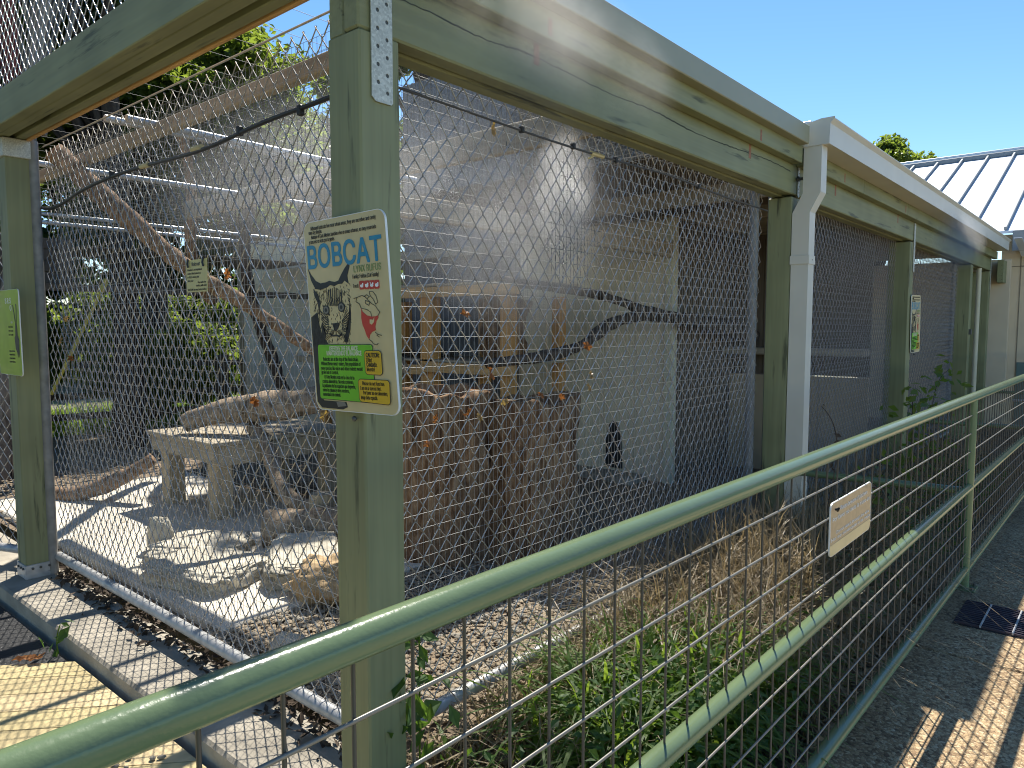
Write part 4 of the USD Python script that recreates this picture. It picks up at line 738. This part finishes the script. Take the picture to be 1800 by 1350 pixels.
stuff('kerb_litter', cards(C, rn.normal(size=(n, 3)) * .6 + [0, 0, 1], rn.uniform(.008, .03, n), rn, 2.2, .25), litter_d, 'dark leaf litter gathered along the foot of the left mesh', 'leaf litter')
def pebbles(n, xr, yr, z, s0, s1, seed, shift=None):
    r = np.random.default_rng(seed); m = trimesh.creation.icosphere(subdivisions=1); v0, f0 = np.array(m.vertices), np.array(m.faces); V, F = [], []
    for k in range(n):
        s = r.uniform(s0, s1); q = v0 * (s * np.array([r.uniform(.8, 1.5), r.uniform(.6, 1.1), r.uniform(.3, .6)])); q = q * (1 + .2 * r.normal(size=(len(q), 1)) * .5); a = r.uniform(0, 2 * PI); c_, s_ = math.cos(a), math.sin(a)
        q = q @ np.array([[c_, s_, 0], [-s_, c_, 0], [0, 0, 1]]) + [r.uniform(*xr), r.uniform(*yr), z + r.uniform(-.2, .5) * s]
        V.append(q); F.append(f0 + len(v0) * k)
    return np.vstack(V), np.vstack(F)
stuff('gravel', join([pebbles(6000, (1.55, 3.0), (1.88, 3.4), -.005, .005, .014, 1), pebbles(2500, (1.6, 5.5), (5.2, 8.5), 0.0, .007, .018, 2)]), gravel_m, 'tan wood chips and gravel on the exhibit floor', 'gravel')
stuff('pale_gravel', pebbles(900, (1.6, 3.2), (1.9, 3.3), .0, .005, .02, 3), pebble_m, 'pale small stones scattered on the exhibit floor', 'gravel')
g_pb = 'loose pebbles on the boardwalk and mat'
r_ = np.random.default_rng(5); cand = []
while len(cand) < 46:
    q = nv * r_.uniform(2.5, 4.2) + dv * r_.uniform(-1.2, 1.2)
    if q[0] < 1.10 and q[1] > 2.3 and q[0] > -.2: cand.append(q)
for k, q in enumerate(cand):
    v, f = rock((q[0], q[1], -.052), (r_.uniform(.015, .034), r_.uniform(.011, .022), .014), k, 0, r_.uniform(0, 3), 1, .2)
    obj('pebble', (v, f), pebble_m, None, smooth=True, label='small loose pebble lying on the boardwalk or the black mat', cat='pebble', group=g_pb)
# lobed dry leaves caught in the mesh
def oak(c, N, s, seed):
    r = np.random.default_rng(seed); a = np.linspace(0, 2 * PI, 18, endpoint=False); rad = s * (.55 + .45 * np.abs(np.cos(a * 2.5))) * r.uniform(.8, 1.2, 18)
    N = np.array(N, float); N /= np.linalg.norm(N); t = np.cross(N, r.normal(size=3)); t /= np.linalg.norm(t); b = np.cross(N, t)
    v = np.array(c) + rad[:, None] * (np.cos(a)[:, None] * t + np.sin(a)[:, None] * b * .7) + N * (r.normal(size=(18, 1)) * s * .18); v = np.vstack([v, np.array(c)]); k = np.arange(18)
    return v, np.stack([np.full(18, 18), k, (k + 1) % 18], 1)
g_o = 'dry leaves caught in the mesh'
for k, (x, z) in enumerate(((2.0, 2.165), (1.98, 1.285), (2.6, 1.37), (2.63, 1.245), (2.28, 1.18), (2.42, 1.165), (2.62, 1.19), (1.70, 1.14), (1.86, 1.15), (1.92, 1.125), (1.85, 1.5), (1.66, 1.06), (2.06, 1.17))):
    obj('dry_leaf', oak((x, 1.80, z), (rnd.uniform(-.5, .5), -1, rnd.uniform(-.5, .5)), .021 + .008 * (k < 3), k), orange_leaf if k % 3 else tan_leaf, None, label='dry orange leaf caught in the right chain link panel', cat='leaf', group=g_o)
for k, (y, z) in enumerate(((4.6, 1.37), (4.45, 1.28), (4.5, 1.5), (2.55, 1.17), (2.1, 1.15), (2.72, 1.66))):
    obj('dry_leaf', oak((1.46, y, z), (-1, rnd.uniform(-.5, .5), rnd.uniform(-.5, .5)), .026, 50 + k), orange_leaf if k % 2 else tan_leaf, None, label='dry orange leaf caught in the left chain link panel', cat='leaf', group=g_o)
obj('dry_leaf', join([oak((.99, 3.75, -.04), (.2, .1, 1), .05, 77), oak((1.02, 3.70, -.035), (-.3, .2, 1), .04, 78)]), orange_leaf, None, label='crumpled orange leaf on the boardwalk beside the kerb', cat='leaf')
# vine and weeds
def weed(label, pts, nl, size, seed, mat=broad_m, name='weed', r=.003):
    rn = np.random.default_rng(seed); t = thing(name, label, 'plant', pts[0]); P = spline(pts, 40); obj('stem', tube(P, r, 5), grass_m if mat is broad_m else litter_d, t)
    i = rn.integers(6, 40, nl); C = P[i] + rn.normal(size=(nl, 3)) * size * (2.2 if mat is fresh_m else .9)
    obj('leaves', cards(C, rn.normal(size=(nl, 3)) * .6 + [-.3, -.5, .6], rn.uniform(.6, 1.3, nl) * size, rn, 1.9, .15), mat, t)
weed('green creeper climbing the right side of the sign post foot', [(1.46, 1.62, -.05), (1.47, 1.64, .2), (1.49, 1.66, .45), (1.47, 1.65, .62)], 46, .045, 1)
weed('small seedling at the kerb beside the boardwalk', [(1.13, 3.78, -.08), (1.12, 3.76, 0), (1.13, 3.74, .07)], 9, .04, 2)
weed('leafy sapling in front of the third post', [(7.0, 1.3, -.05), (7.05, 1.3, .5), (7.2, 1.3, .95), (7.4, 1.25, 1.08)], 110, .042, 3, fresh_m)
weed('leafy shoot left of the third post', [(6.4, 1.3, -.05), (6.35, 1.3, .4), (6.3, 1.3, .92)], 100, .042, 4, fresh_m)
weed('bright leafy shoot beside the downspout behind the railing', [(4.9, 1.2, -.05), (4.95, 1.2, .3), (4.98, 1.15, .52)], 70, .045, 5, fresh_m)
weed('dark dry twig with seed heads in front of the downspout', [(4.3, 1.25, .0), (4.35, 1.3, .5), (4.4, 1.3, .85), (4.3, 1.35, 1.0)], 22, .02, 6, litter_d)
weed('low creeper leaves at the bottom of the railing', [(1.75, .80, -.02), (1.85, .84, .04), (2.0, .82, .02)], 20, .06, 7)

# ------------------------------------------------------------------ mist
def mist(name, label, c, r, dens, seed, power=1.3, nscale=3.0, lo=.3, hi=.7, rotz=0.):
    nd = {'g': ('geometry', {}), 'm': ('mapping', {'scale': tuple(1 / x for x in r), 'location': tuple(-a / b for a, b in zip(c, r))}), 'gr': ('gradient_texture', {'gradient_type': 'spherical'}), 'pw': ('math', {'math_type': 'power', 'value2': power}),
          'n': ('noise_texture', {'scale': nscale, 'detail': 3, 'roughness': .55, 'distortion': .4}), 'mr': ('map_range', {'from_min': lo, 'from_max': hi, 'to_min': .0, 'to_max': 1., 'clamp': True}), 'x': ('math', {'math_type': 'multiply'}), 'k': ('math', {'math_type': 'multiply', 'value2': dens}),
          'v': ('principled_volume', {'color': (1., .985, .955), 'anisotropy': .65})}
    mt = M('mist_' + str(seed), nd, [('g.position', 'm.vector'), ('m.vector', 'gr.vector'), ('gr.fac', 'pw.value1'), ('g.position', 'n.vector'), ('n.fac', 'mr.value'), ('pw.value', 'x.value1'), ('mr.result', 'x.value2'), ('x.value', 'k.value1'), ('k.value', 'v.density')], surface=None, volume='v.volume')
    m = trimesh.creation.icosphere(subdivisions=2, radius=1.0); v = np.array(m.vertices) * 1.03 * np.array(r) + np.array(c)
    o = obj(name, (v, np.array(m.faces)), mt, None, label=label, cat='mist', kind='stuff')
mist('mist', 'white mist plume spraying from the brass nozzle behind the right mesh', (2.64, 1.96, 2.04), (.17, .15, .30), 14., 1, 1.1, 7.)
mist('mist', 'soft white mist spreading below the brass nozzle plume', (2.62, 2.2, 1.80), (.5, .36, .48), 1.5, 6, 1.1, 4.)
mist('mist', 'drifting mist cloud filling the upper part of the right bay', (2.8, 2.9, 2.1), (1.6, 1.0, .65), .30, 2, .9, 2.2)
mist('mist', 'drifting mist cloud in the upper part of the left bay', (2.15, 3.2, 2.15), (.6, 1.3, .42), .6, 3, .9, 2.4)
mist('mist', 'small mist puff in front of the beam below the gutter', (8.4, 1.38, 2.30), (.8, .22, .30), 3.0, 4, 1.0, 5.)
mist('mist', 'thin mist veil in front of the nearest beam', (1.85, 1.44, 2.33), (.85, .20, .25), 1.7, 5, 1.0, 3.5)
